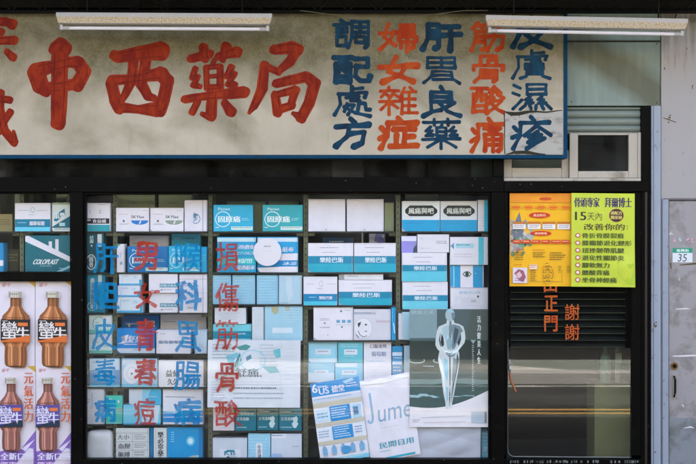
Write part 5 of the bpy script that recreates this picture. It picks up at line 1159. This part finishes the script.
# --- third bay
carton('light blue box with white oval logo on the top shelf', 213.2, 204.8, 253, 231, (40, 160, 206), oval_box(0, (30, 110, 140), '固原痛'), rest=R1)
carton('sea green box with white oval logo on the top shelf', 262.6, 204.8, 302.8, 231, (44, 156, 174), oval_box(0, (30, 110, 120), '固原痛'), rest=R1)
carton('olive box behind the light blue box with white oval logo', 227, 201.2, 266, 222, (146, 152, 112), [], Y=BK, rest=R1, depth=.1)
carton('olive box behind the sea green box with white oval logo', 268.4, 201.2, 299, 222, (150, 156, 116), [], Y=BK, rest=R1, depth=.1)
stripes = [('r', 0, .02, 1, .13, (190, 214, 222)), ('tb', .55, .22, 1, .34, '熱敷貼', W, .1), ('tb', .45, .42, .98, .5, 'HOT-PACK', (190, 226, 236), .1), ('r', 0, .38, 1, .42, (20, 170, 190)), ('r', 0, .58, 1, .78, (30, 176, 196)), ('tb', .5, .62, .9, .74, 'warm', (214, 236, 236), .1), ('tb', .5, .8, .98, .93, '溫熱貼布', W, .1)]
carton('cyan box with slanted white stripes behind the red character for damage', 217, 237, 256, 272, (16, 146, 200), stripes, rest=R2)
carton('white and blue striped box behind the round white disc', 257.2, 237, 298, 272, (24, 150, 210), [('r', 0, .02, 1, .13, (206, 216, 226)), ('p', [(0, .50), (1, .46), (1, .66), (0, .66)], W), ('p', [(0, .88), (1, .82), (1, 1), (0, 1)], W), ('r', 0, .66, 1, .84, (10, 126, 200)), ('tb', .62, .28, .9, .42, '貼布', W, .1), ('tb', .64, .7, .98, .8, '冰涼', (224, 236, 240), .1)], rest=R2)
mb = MB(); yy = .062
mb.tube([(X(267.4, yy), yy, Z(252, yy)), (X(267.4, yy), yy + .012, Z(252, yy))], 14 * k(yy), mat('white_disc', (222, 214, 222), rough=.5, var=.05), n=40)
f_ = Face(mb, (X(253.4, yy), yy, Z(238, yy)), (28 * k(yy), 0, 0), (0, 0, -28 * k(yy)), (0, -1, 0)); f_.draw([('d', .38, .28, .62, .36, 1, (120, 110, 120)), ('d', .3, .46, .7, .5, 1, (200, 190, 200))], random.Random(2))
dsc = mb.build('round_tin'); tag(dsc, 'round white disc shaped tin leaning on the white and blue striped box', 'tin')
pat = [('d', .1, .06, .9, .94, 9, (166, 206, 224))]
PB = (142, 188, 212)
for i, (a, b, lb_) in enumerate(((212.6, 231, 'leftmost of four plain pale blue boxes in a row, behind the red character for injury'), (232, 255.2, 'second of four plain pale blue boxes in a row, beside the red character for injury'), (256.4, 278, 'third of four plain pale blue boxes in a row, under the round white disc'), (278.6, 301.8, 'rightmost of four plain pale blue boxes in a row, with scuffed whitish face'))):
    carton(lb_, a, 275.2, b, 304, PB if i < 3 else (176, 200, 216), pat + ([('p', [(.3, .05), (.55, .02), (.6, .7), (.4, .95), (.3, .5)], (196, 208, 220)), ('d', .0, .95, .5, .99, 1, (90, 110, 120))] if i == 3 else []), rest=304.5)
carton('white box behind the red character for sinew', 214.4, 308, 246, 324.4, (218, 216, 224), [('d', .1, .3, .9, .8, 4, (190, 196, 206))])
carton('light blue and teal banded box under the white box behind the red character for sinew', 212.6, 324.6, 251.4, 340.6, (120, 196, 218), [('r', 0, .42, 1, .88, (0, 132, 164)), ('d', .56, .55, .9, .7, 1, W), ('r', 0, .88, 1, 1, (150, 206, 220))], rest=341)
carton('whitish upright box left of the taped pale blue box', 251.8, 307, 264, 340.6, (204, 208, 216), [('d', .2, .2, .8, .6, 6, (190, 196, 206))], rest=341)
carton('pale blue box with two yellow tape marks on its top edge', 264.6, 306.4, 302.6, 340.6, (160, 198, 216), [('p', [(.18, 0), (.36, 0), (.36, .18), (.27, .24), (.18, .14)], (176, 166, 130)), ('r', .54, 0, .66, .12, (176, 166, 130)), ('r', .2, .62, .74, .78, (204, 214, 224)), ('d', .64, .24, .74, .4, 3, (120, 170, 190)), ('d', .5, .06, .98, .5, 6, (180, 210, 224))], rest=341)
carton('white box beside the three teal map boxes, behind the red character for ache', 212.8, 408, 234.4, 430.6, (226, 212, 220), [('d', .2, .2, .7, .5, 3, PINK_INK)], rest=431)
tb_ = [('r', 0, .03, 1, .12, (60, 150, 170)), ('d', .06, .15, .6, .24, 1, (210, 224, 226)), ('r', .0, .3, 1, .34, (80, 160, 180)), ('tb', .08, .4, .66, .55, '正光金絲', (206, 222, 226)), ('d', .08, .84, .6, .92, 1, (200, 220, 226))]
mapf = [('p', [(.62, .42), (.78, .36), (.84, .48), (.8, .62), (.86, .7), (.74, .9), (.62, .86), (.56, .7), (.64, .6)], (200, 220, 226))]
for i, (a, b, e_, lb_) in enumerate(((234.8, 256, [('tb', .1, .2, .9, .3, '一條根貼布', (206, 222, 226))], 'leftmost of three dark teal boxes in a row, without map figure'), (256.6, 278.4, mapf, 'middle of three dark teal boxes in a row, with pale map figure'), (279, 301.8, mapf, 'rightmost of three dark teal boxes in a row, with pale map figure'))):
    carton(lb_, a, 408.2, b, 430.6, (2, 108, 136), tb_ + e_, rest=431)
carton('grey white box with small teal logo on the bottom shelf', 212.6, 438.4, 247.2, 465, (200, 204, 216), [('r', .2, .40, .82, .86, (216, 218, 228)), ('tb', .34, .46, .66, .62, 'KB', (20, 110, 140)), ('p', [(.34, .5), (.42, .42), (.62, .42), (.66, .5)], (20, 120, 150)), ('e', .45, .72, .05, .07, (40, 100, 120)), ('d', .5, .66, .7, .72, 1, INK)], rest=R7)
carton('pale blue patterned box with upright white tag on the bottom shelf', 247.8, 433.8, 270.6, 465, (150, 200, 224), [('d', .04, .04, .96, .96, 9, (170, 210, 230)), ('r', .34, .3, .64, .8, (222, 222, 230)), ('tb', .42, .36, .58, .76, '冬\n青\n油', (70, 90, 110))], rest=R7)
carton('white box with pale blue corner beside the patterned box on the bottom shelf', 271, 434, 301.8, 465, (204, 208, 222), [('r', 0, 0, .5, .13, (226, 222, 230)), ('d', .04, .03, .4, .1, 1, (60, 100, 160)), ('r', 0, .62, .34, 1, (160, 186, 220)), ('d', .7, .38, .95, .44, 1, INK)], rest=R7)
# --- fourth bay
for a, b, lb_ in ((308.2, 345.4, 'blank white box on the top shelf, left one of the pair'), (346.6, 383.8, 'blank white box on the top shelf, right one of the pair')):
    carton(lb_, a, 199, b, 231, (220, 212, 222), [('e', .48, .945, .03, .02, (176, 160, 140)), ('d', .3, .3, .7, .32, 1, (212, 206, 216)), ('d', .3, .52, .7, .54, 1, (210, 204, 214))], rest=R1)
carton('pale olive box at the back beside the blank white pair', 384.2, 202.6, 394, 231, (166, 174, 140), [('l', [(.2, .2), (.9, .9)], .01, (140, 146, 116))], Y=.2, rest=R1, depth=.1)
carton('dark blue box lying behind the striped pair on the second shelf', 322.6, 237.4, 354, 262, (6, 80, 132), [('d', .2, .1, .7, .2, 1, (180, 210, 226))], Y=BK, rest=R2, depth=.1)
carton('lilac and white box glimpsed in the gap under the blank pair', 369, 233.6, 385.4, 262, (150, 150, 220), [('p', [(0, 0), (.4, 0), (.3, .2), (.6, .25), (.8, .05), (1, 0), (1, .5), (0, .5)], (232, 228, 240)), ('e', .75, .2, .2, .12, (136, 130, 210))], Y=BK, rest=R2, depth=.1)
carton('thin white box standing on edge in the gap under the blank pair', 361.6, 233, 363.4, 262, (224, 220, 236), [], Y=BK, rest=R2, depth=.1)
for a, b, lb_ in ((307.9, 353.4, 'white blue and cyan banded box on the second shelf, left one of the pair'), (354, 396, 'white blue and cyan banded box on the second shelf, right one of the pair')):
    carton(lb_, a, 243.2, b, 272, W, banded('樂陸巴斯', .44, .70), rest=R2, depth=.16)
carton('smaller banded white and blue box on the third shelf beside the rack post', 303.4, 276.8, 337.4, 305, W, [('d', .1, .24, .36, .29, 1, PINK_INK), ('d', .7, .24, .94, .29, 1, PINK_INK), ('ring', .52, .24, .06, .12, .3, (200, 190, 200)), ('d', .4, .4, .6, .44, 1, INK), ('r', 0, .60, 1, .86, (0, 122, 178)), ('r', 0, .86, 1, 1, (70, 180, 214)), ('tb', .46, .68, .86, .80, '樂陸巴斯', W), ('d', .16, .70, .4, .78, 1, LB)], rest=305.5, depth=.045)
carton('wide banded white blue and cyan box on the third shelf', 338.4, 280.2, 392, 305, W, banded('樂陸巴斯', .46, .72), rest=305.5, depth=.16)
carton('thin white box lying on top of the wide banded box', 338.8, 274.2, 383.6, 280, (220, 214, 220), [('r', 0, 0, .12, 1, (150, 156, 156)), ('d', .2, .3, .5, .6, 1, INK)], depth=.15)
carton('white box printed with a small emblem and three blue squares', 313.4, 307.4, 353.2, 340, W, [('p', [(.66, .14), (.7, .06), (.74, .14)], (110, 110, 120)), ('d', .78, .08, .96, .12, 1, INK), ('e', .28, .48, .03, .03, (150, 150, 160)), ('d', .16, .34, .42, .42, 2, INK), ('d', .16, .60, .42, .66, 1, INK)] + [('r', .58 + .14 * i, .38, .67 + .14 * i, .47, (110, 160, 200)) for i in range(3)] + [('l', [(.56, .53), (.96, .53)], .012, (150, 180, 200)), ('e', .72, .6, .025, .03, INK), ('r', .35, .84, .37, .87, INK)], rest=340.5)
carton('pale pinkish grey box with a face drawn in a circle', 353.6, 309.2, 391, 340, (212, 206, 216), [('r', 0, .1, .6, .17, (176, 176, 190)), ('d', .02, .11, .55, .155, 1, (110, 110, 130)), ('e', .26, .62, .25, .34, (226, 220, 226)), ('ring', .26, .62, .25, .34, .05, (190, 190, 200)), ('p', [(.1, .46), (.2, .4), (.18, .5), (.13, .6)], (50, 54, 60)), ('e', .33, .5, .035, .03, (80, 90, 100)), ('l', [(.12, .70), (.16, .82), (.26, .90), (.36, .86)], .025, (90, 110, 130)), ('l', [(.06, .82), (.14, .92)], .03, (90, 110, 130)), ('l', [(.3, .72), (.36, .71)], .03, (90, 110, 130)), ('r', .6, .36, 1, .42, (196, 180, 190))], rest=340.5)
carton('bright blue upright box edge beside the face drawing box', 391.2, 305.9, 395.9, 340, (8, 138, 200), [('l', [(.5, .5), (.8, .8)], .03, (190, 220, 236)), ('d', .1, .1, .4, .5, 6, (120, 190, 226))], rest=340.5)
lbx = [('r', .24, .36, .78, .62, (210, 214, 224)), ('d', .32, .44, .72, .54, 1, (90, 110, 130)), ('d', .1, .1, .9, .3, 2, (170, 206, 220)), ('d', .2, .68, .8, .74, 1, (200, 220, 228))]
carton('upper left of four pale blue boxes with white labels', 308.2, 342, 337.4, 363, (150, 204, 222), lbx + [('r', 0, .8, 1, 1, (206, 220, 228))])
carton('upper right of four pale blue boxes with white labels, deeper in colour', 338, 342, 363, 363, (100, 176, 198), lbx)
carton('lower left of four pale blue boxes with white labels', 308, 363.2, 334.6, 382.6, (140, 194, 218), lbx + [('r', 0, .5, 1, 1, (206, 216, 226))], rest=383)
carton('lower right of four pale blue boxes with white labels', 335, 363.2, 363, 382.6, (130, 190, 216), lbx + [('r', 0, .0, .8, .2, (196, 212, 224))], rest=383)
carton('white box with grey characters at the right of the four pale blue boxes', 363.6, 341.8, 391.6, 382.6, (224, 216, 226), [('tb', .24, .06, .82, .16, '口服液劑', (120, 110, 130)), ('tb', .28, .24, .82, .36, '葡萄糖', (140, 150, 180)), ('d', .1, .46, .9, .54, 1, (180, 200, 220)), ('d', .1, .6, .9, .9, 4, (210, 210, 220))], rest=383)
carton('blue and white striped narrow box beside the poster of the statue', 392, 346.6, 403, 372, (30, 134, 190), [('r', 0, .16, 1, .26, (206, 216, 230)), ('d', .1, .3, .9, .38, 1, W), ('r', 0, .42, 1, .50, (206, 216, 230)), ('d', .1, .56, .9, .74, 2, W), ('r', 0, .8, 1, .86, (206, 216, 230))], depth=.045, rest=383)
carton('white box edge between the face drawing box and the poster of the statue', 398.4, 313.6, 410.6, 333.6, (222, 212, 220), [('r', .2, 0, .24, 1, (196, 190, 200))], depth=.045, rest=340)
# --- fifth bay
def hexa(): return [('p', [(.08, .28), (.2, .14), (.8, .14), (.94, .28), (.94, .38), (.8, .5), (.2, .5), (.08, .38)], (34, 38, 34)), ('tb', .17, .22, .84, .42, '風痛與吧', (216, 214, 206)), ('r', 0, .62, 1, 1, (18, 146, 202)), ('d', .1, .72, .6, .78, 1, (40, 120, 180))]
carton('white over blue box with black nameplate on the top shelf, left one of the pair', 402, 201, 440, 231, (218, 216, 220), hexa(), rest=R1)
carton('white over blue box with black nameplate on the top shelf, right one of the pair', 440.4, 201, 477.6, 231, (218, 216, 220), hexa(), rest=R1)
carton('narrow white and cyan box at the right end of the top shelf', 478, 200, 489, 231, (222, 218, 222), [('r', .58, 0, 1, 1, (44, 170, 210)), ('d', .46, .1, .56, .9, 9, (200, 160, 160))], rest=R1)
carton('olive grey box pushed back behind the black nameplate pair', 405, 192.8, 438, 222, (130, 134, 104), [], Y=BK, rest=R1, depth=.1)
carton('lilac and white box left of the white boxes on the second shelf', 401.4, 236, 417, 252.6, (150, 140, 214), [('p', [(.2, 0), (1, 0), (1, .5), (.8, .7), (.8, .3), (.3, .3)], (150, 146, 200)), ('r', 0, 0, 1, .3, (224, 216, 236)), ('p', [(.8, .7), (1, .5), (1, 1), (.75, 1)], (60, 70, 90))], Y=.10, rest=253)
carton('pale lilac box behind the two white boxes on the second shelf', 449, 232.6, 474, 262, (196, 186, 224), [('d', .1, .1, .5, .2, 1, W)], Y=BK, rest=309.5, depth=.1)
carton('white box with fine grey print left of the teal edged box', 417.4, 234.4, 449.4, 252.6, (222, 214, 222), [('d', .6, .36, .96, .56, 2, (110, 110, 120)), ('d', .04, .2, .2, .24, 1, INK), ('d', .1, .76, .4, .8, 1, INK)])
carton('white box with pale teal header and cyan edge strip', 450, 237, 488.6, 265, (224, 216, 224), [('r', .74, 0, .88, 1, (80, 180, 206)), ('p', [(.0, .32), (.1, .2), (.1, .44)], (90, 150, 180)), ('r', .14, .22, .62, .4, (170, 206, 218)), ('d', .16, .26, .6, .36, 1, (60, 130, 160)), ('d', .1, .6, .6, .78, 2, (200, 190, 200))])
carton('upper of two stacked white and blue banded boxes beside the eye box', 401.8, 252.8, 447, 281.8, W, banded('樂陸巴斯', .42, .64, foot=(90, 182, 214)))
carton('lower of two stacked white and blue banded boxes beside the small printed box', 402.4, 282, 448, 309, W, banded('樂陸巴斯', .48, .70, foot=(110, 190, 216)), rest=309.5)
carton('blue and white box with an eye emblem', 450.6, 265.2, 484.2, 287.8, W, [('r', 0, 0, .3, 1, (24, 144, 204)), ('r', .08, 0, .12, 1, (120, 196, 226)), ('r', .68, 0, .98, 1, (24, 144, 204)), ('p', [(.36, .4), (.42, .30), (.5, .26), (.58, .30), (.64, .4), (.58, .50), (.5, .54), (.42, .50)], (60, 84, 80)), ('p', [(.39, .4), (.44, .34), (.5, .31), (.56, .34), (.61, .4), (.56, .46), (.5, .49), (.44, .46)], (214, 222, 216)), ('e', .5, .4, .055, .09, (40, 54, 54)), ('d', .74, .36, .8, .42, 1, W)])
carton('white box with faint blue print under the eye box', 450.4, 288, 489, 309, (222, 216, 224), [('tb', .22, .14, .78, .28, '醫療用口罩', (150, 180, 210)), ('r', .26, .44, .76, .74, (212, 208, 218)), ('d', .1, .4, .24, .7, 3, (190, 200, 220)), ('e', .72, .4, .03, .05, (60, 60, 70)), ('d', .54, .56, .7, .7, 2, (70, 60, 70)), ('d', .28, .8, .8, .85, 1, (170, 180, 210))], rest=309.5)
carton('pale blue patterned box in the bottom right corner of the window', 481.4, 431.6, 488.6, 465, (120, 180, 216), [('d', .05, .04, .95, .96, 9, (160, 206, 230)), ('e', .5, .5, .3, .08, (170, 206, 230))], rest=R7)
for i, (a, b, c_, d_, rest_, col_) in enumerate(((402, 312, 440, 340, 340, (170, 200, 214)), (404, 346, 446, 383, 383, (176, 196, 206)), (450, 350, 486, 383, 383, (150, 180, 200)))):
    carton(('pale blue box', 'grey blue box', 'blue grey box')[i] + ' mostly hidden behind the poster of the statue' + (', topmost', ', middle left', ', middle right')[i], a, b, c_, d_, col_, [('d', .2, .2, .8, .5, 3, W)], rest=rest_)

# ------------------------------------------------------------------ sheets hung inside the window
def PX(x0, y0, x1, y1): return lambda pts: [((a - x0) / (x1 - x0), (b - y0) / (y1 - y0)) for a, b in pts]
q = PX(208, 340, 300.6, 407.4)
els = [('e', .12, .82, .05, .05, (226, 220, 228)), ('p', q([(236, 347), (246, 344), (251, 346), (247, 350), (240, 350)]), (70, 140, 140)), ('p', q([(226, 356), (238, 352), (241, 362), (236, 372), (230, 366)]), (110, 180, 200)), ('p', q([(234, 366), (240, 352), (242, 360), (238, 370)]), (60, 110, 120)), ('p', q([(273, 350), (280, 348), (281, 357), (276, 358)]), (90, 170, 190)), ('p', q([(262, 366), (276, 366), (280, 372), (270, 373)]), (110, 170, 180)),
       ('ring', .484, .30, .145, .16, .1, (150, 196, 216)), ('ring', .484, .30, .115, .125, .06, (190, 214, 226)), ('p', q([(246, 357), (251, 354), (252, 358), (247, 361)]), (90, 140, 160)), ('l', q([(216, 381), (228, 374), (244, 362)]), .02, (140, 180, 196)), ('tb', .3, .42, .55, .52, '舒痛', (60, 90, 110)), ('d', .3, .52, .6, .58, 1, (80, 90, 110))]
for v_ in (.62, .66): els.append(('l', [(.2, v_), (.8, v_)], .006, (190, 196, 210)))
els += [('d', .05, .06, .3, .3, 5, (150, 170, 186)), ('d', .56, .06, .76, .4, 7, (176, 186, 200)), ('d', .04, .62, .2, .92, 8, (170, 180, 196)), ('d', .28, .70, .84, .75, 1, (90, 100, 120)), ('d', .28, .78, .84, .82, 1, (150, 160, 180)), ('d', .28, .85, .84, .89, 1, (150, 160, 180)), ('r', .785, 0, .79, 1, (196, 204, 216)), ('d', .82, .1, .95, .6, 9, (206, 214, 224))]
sheet('paper_sheet', 'white printed sheet with a ring drawing hung inside the window over the middle shelves', 'sheet', [(208, 340), (300.6, 340.4), (207.4, 407.4)], .012, (208, 208, 216), els, disp=lambda u, v: .004 * math.sin(3.2 * u) + .002 * math.sin(7 * v + u))
T1, T2, T3 = (310, 384), (358.6, 376.4), (321, 464)
flb = (20, 130, 200); tan = (196, 186, 170)
els = [('r', .0, 0, 1, .17, flb), ('tb', .03, .015, .13, .12, '6', W), ('d', .14, .05, .34, .085, 1, W), ('tb', .16, .07, .36, .15, 'US', W), ('tb', .42, .065, .68, .15, '德堂', W), ('d', .72, .06, .98, .12, 2, W), ('p', [(.66, .03), (.86, .0), (.9, .035), (.7, .06)], LB), ('r', 0, .19, 1, .24, (200, 206, 220)), ('d', .04, .2, .96, .235, 1, (140, 160, 190)),
       ('r', 0, .25, 1, .31, tan), ('r', .02, .33, .3, .48, (196, 214, 230)), ('r', .32, .315, .74, .5, flb), ('d', .35, .335, .7, .48, 5, (206, 224, 236)), ('r', .78, .33, .96, .5, (170, 204, 226)), ('d', .06, .38, .28, .46, 2, (70, 130, 180)), ('p', [(.8, .36), (.9, .36), (.9, .46), (.8, .46)], (70, 120, 160)),
       ('r', 0, .50, 1, .55, tan), ('r', .32, .565, .74, .73, flb), ('d', .35, .58, .7, .72, 5, (206, 224, 236)), ('d', .04, .6, .28, .7, 3, (130, 170, 200)), ('d', .78, .6, .96, .7, 3, (90, 140, 190)), ('r', 0, .73, 1, .78, tan)]
for i in range(5):
    u = .07 + .19 * i; els += [('r', u, .82, u + .1, .9, (120, 170, 210)), ('e', u + .05, .81, .03, .02, (120, 160, 200)), ('d', u, .91, u + .1, .93, 1, INK)]
els += [('e', .55, .87, .1, .05, (60, 140, 200)), ('r', .3, .95, 1, 1, (120, 190, 220)), ('d', .35, .96, .95, .985, 1, W)]
sheet('flyer', 'tilted white flyer with blue heading and coupon rows leaning in the window', 'flyer', [T1, T2, T3], .014, (222, 220, 230), els, disp=lambda u, v: .003 * math.sin(3 * v) + .0025 * u * u)
els = [('r', 0, 0, 1, .34, flb), ('tb', .2, .06, .9, .3, 'S', W), ('r', 0, .36, 1, .4, (200, 206, 220)), ('r', .05, .44, .95, .62, flb), ('d', .1, .48, .9, .6, 3, W), ('d', .1, .66, .9, .78, 4, (40, 130, 190)), ('r', .1, .8, .9, .9, (60, 150, 206)), ('d', .1, .82, .9, .88, 2, W)]
sheet('flyer', 'narrow blue and white flyer half hidden behind the tilted flyer', 'flyer', [(350, 388), (362, 387), (358, 464)], .03, (206, 216, 228), els, disp=lambda u, v: .002 * math.sin(3 * v))
def crumple(seed, amp, f):
    rd = np.random.RandomState(seed); ks = rd.uniform(-f, f, (9, 2)); ph = rd.uniform(0, 6, 9)
    return lambda u, v: amp * (sum(abs(math.sin(ks[i][0] * u + ks[i][1] * v + ph[i])) for i in range(9)) / 9 - .6)
els = [('l', [(.165, .16), (.165, .46), (.14, .515), (.09, .52), (.06, .48)], .028, (150, 180, 206)), ('t', .27, .38, .95, .53, 'ume', (140, 170, 196), .04), ('d', .3, .6, .7, .62, 1, (200, 196, 206)), ('tb', .22, .78, .9, .85, '民間日用', (14, 140, 170)), ('d', .2, .88, .5, .9, 1, (60, 160, 190)), ('r', .12, .96, .9, .985, (40, 160, 190)), ('p', [(0, .0), (.2, .03), (.4, .01), (.6, .035), (.8, .01), (1, .02), (1, .055), (.5, .07), (0, .05)], (236, 232, 238))]
sheet('paper_bag', 'crumpled white paper bag with blue lettering between the flyer and the statue poster', 'bag', [(359.4, 381.6), (409, 372), (371, 463.6)], .022, (226, 218, 228), els, disp=crumple(4, .012, 9), step=.0003)
sheet('plastic_sheet', 'crumpled plain grey plastic sheet below the poster of the statue', 'sheet', [(398, 417.4), (481, 417.6), (397.4, 464)], .034, (178, 178, 190), [], disp=crumple(8, .03, 8))
# poster of the standing statue
p = PX(409.6, 309, 490.4, 427.2)
def wave(y, a, f, x0=410, x1=490, n=28): return [(x0 + (x1 - x0) * i / n, y + a * math.sin(f * i / n) + .4 * a * math.sin(2.7 * f * i / n + 1)) for i in range(n + 1)]
sky_g, sea, deep = (70, 88, 92), (44, 76, 76), (24, 44, 42)
els = [('r', 0, 0, 1, 1, (226, 218, 224)),
       ('p', p([(409.6, 309.2), (490.3, 309.2), (490.3, 389.6)] + [(490.3 - 80.7 * t, 389.6 + 17 * math.sin(t * 1.42) + 5.0 * math.sin(t * 3.14)) for t in [i / 20 for i in range(1, 20)]] + [(409.6, 406.6)]), sea),
       ('p', p([(409.6, 309.2), (490.3, 309.2)] + list(reversed(wave(340, .6, 5)))), sky_g), ('p', p([(409.7, 309.3), (437, 309.3), (437, 338), (409.7, 338)]), (126, 148, 156)),
       ('p', p(wave(341, .5, 6) + list(reversed(wave(371, .9, 7)))), deep), ('p', p([(471, 310), (490.2, 310), (490.2, 340), (466, 340)]), (70, 80, 78)),
       ('p', p(wave(379, .6, 8) + list(reversed(wave(384, .8, 9)))), (96, 124, 124)), ('p', p([(410, 395)] + wave(397, .9, 9, 410, 440, 14) + list(reversed(wave(394.4, .9, 8, 410, 432, 14)))), (150, 180, 190)),
       ('p', p(wave(396.6, .5, 7, 448, 476, 14) + list(reversed(wave(395.6, .5, 6, 450, 474, 14)))), (130, 160, 166)),
       ('tb', p([(411, 0)])[0][0], .01, p([(434, 0)])[0][0], .045, '健康之美', (160, 176, 184))]
for cx in (417, 441): els.append(('l', [p([(cx + 7.6 * math.cos(t), 360.6 - 2.4 * math.sin(t))])[0] for t in [math.radians(a) for a in range(150, 400, 14)]], .008, (170, 186, 186)))
els.append(('l', p([(423, 366), (434, 366.4)]), .01, (130, 150, 150)))
body = [(447.0, 320.0), (446.6, 323.2), (443.6, 324.6), (438.8, 326.6), (437.0, 331), (435.8, 338), (435.4, 345), (437.4, 349), (439.6, 351.4), (438.6, 355), (438.0, 360), (439.4, 367), (441.4, 375), (442.2, 384), (443.6, 394), (445.4, 402), (445.8, 408.6), (448.6, 409.4), (449.4, 404), (449.2, 396), (450.0, 386), (450.6, 396), (449.8, 404), (449.4, 408.4), (451.6, 408.8), (452.4, 402), (454.6, 392), (456.2, 382), (458.2, 372), (459.4, 362), (459.4, 354), (458.6, 350.6), (461.4, 347), (464.6, 342.8), (465.6, 338), (464.8, 331), (463.4, 326.4), (459.4, 324.2), (454.6, 323.0), (453.6, 320)]
ST, SH, SD = (200, 204, 206), (112, 130, 140), (58, 76, 86)
els += [('p', p(body), ST), ('p', p([(441.8, 333.5), (443.6, 338), (444.2, 345), (442, 347), (440.6, 342)]), deep), ('p', p([(460, 333), (461, 339.6), (458.4, 346.4), (457.4, 342.6)]), deep), ('e', *p([(450.2, 315.0)])[0], 4.8 / 80.8, 6.2 / 118.2, (168, 180, 188)),
        ('p', p([(453, 309.8), (455, 314), (454.2, 319), (452.4, 320.6), (451.4, 314)]), SH), ('p', p([(446.6, 310.4), (450, 308.9), (453.6, 310.4), (454.4, 313), (450, 312), (446.4, 313)]), (150, 190, 206)),
        ('p', p([(449.4, 321), (451.6, 321), (452.2, 330), (451.2, 341), (450, 350), (449, 340), (448.8, 330)]), SH), ('p', p([(451.6, 325), (457, 327), (459.6, 332), (457.4, 341), (454.4, 349), (451.6, 347), (452.4, 336)]), SH), ('p', p([(453.8, 328), (457, 330), (456, 337), (453.6, 342)]), SD),
        ('p', p([(442, 328), (446, 331), (447.4, 338), (446.4, 341), (443, 335)]), (150, 192, 210)), ('p', p([(440.6, 332), (440.2, 340), (441.4, 347), (440.2, 346), (438.8, 340)]), SD), ('p', p([(460.8, 332), (461.4, 339), (459.4, 346), (459.6, 340)]), SD),
        ('p', p([(452.6, 324), (460, 326), (463.4, 331), (461, 333), (458.6, 340), (455, 348), (452, 350), (453, 336)]), SH), ('p', p([(455, 327), (459, 330), (457, 339), (454, 346), (453.4, 336)]), SD), ('p', p([(443, 327), (448.6, 325), (449.4, 333), (446.6, 338), (444, 333)]), (168, 186, 194)), ('p', p([(446, 341), (449.6, 337), (452.6, 341), (451, 350), (447.6, 349)]), (140, 166, 178)),
        ('p', p([(457.4, 353), (459.2, 360), (457, 372), (454.4, 384), (452.2, 398), (451.4, 398), (452.8, 382), (455, 368)]), SD), ('p', p([(438.6, 356), (440, 366), (442.6, 378), (444.4, 392), (445.4, 392), (444, 374), (441, 360)]), (226, 232, 234)),
        ('p', p([(438.4, 345), (444, 350.2), (451, 352), (456.6, 349.6), (462, 344), (457.4, 352), (452, 354.4), (446, 353)]), (226, 236, 240)), ('p', p([(445.4, 353.4), (452, 355), (456, 353), (454, 356.6), (449, 357)]), SH), ('l', p([(446, 352.6), (449, 353.6), (452.6, 353.2)]), .006, SD),
        ('p', p([(449.4, 356), (450.4, 356), (450.9, 370), (450.4, 386), (449.7, 386), (449.3, 370)]), SD), ('p', p([(444, 358), (447.6, 360), (448.4, 372), (447.4, 382), (445.4, 376), (443.6, 366)]), (130, 182, 204)), ('p', p([(453.6, 357), (456.6, 360), (456, 372), (453.8, 384), (452, 380), (452.6, 368)]), SH),
        ('p', p([(446.2, 386), (448, 388), (448, 400), (446.8, 402)]), (140, 186, 206)), ('p', p([(452, 386), (453.6, 386), (451.8, 400), (450.9, 404)]), SH)]
for i, ch in enumerate('活力健美人生'): els.append(('tb', p([(477.4, 0)])[0][0], p([(0, 316 + i * 8.2)])[0][1], p([(480.8, 0)])[0][0], p([(0, 322.6 + i * 8.2)])[0][1], ch, (206, 210, 210)))
els += [('p', p([(470.6, 340), (476, 340), (473.2, 344)]), (150, 166, 172)), ('d', p([(472.2, 0)])[0][0], p([(0, 345)])[0][1], p([(474, 0)])[0][0], p([(0, 392)])[0][1], 24, (196, 202, 204)),
        ('d', .04, .935, .14, .965, 2, (170, 160, 176)), ('l', p([(420, 417.6), (464, 416)]), .004, (190, 184, 190)), ('l', p([(424, 422.6), (466, 421.6)]), .004, (206, 180, 190)), ('r', .765, .87, .955, .965, (176, 186, 200)), ('r', .93, .87, .955, .965, (110, 120, 136))]
sheet('poster', 'poster of a pale nude statue seen from behind against dark sea, hung inside the window', 'poster', [(409.6, 309), (490.2, 309), (409.6, 427.2)], .012, (222, 216, 222), els, step=.00006)
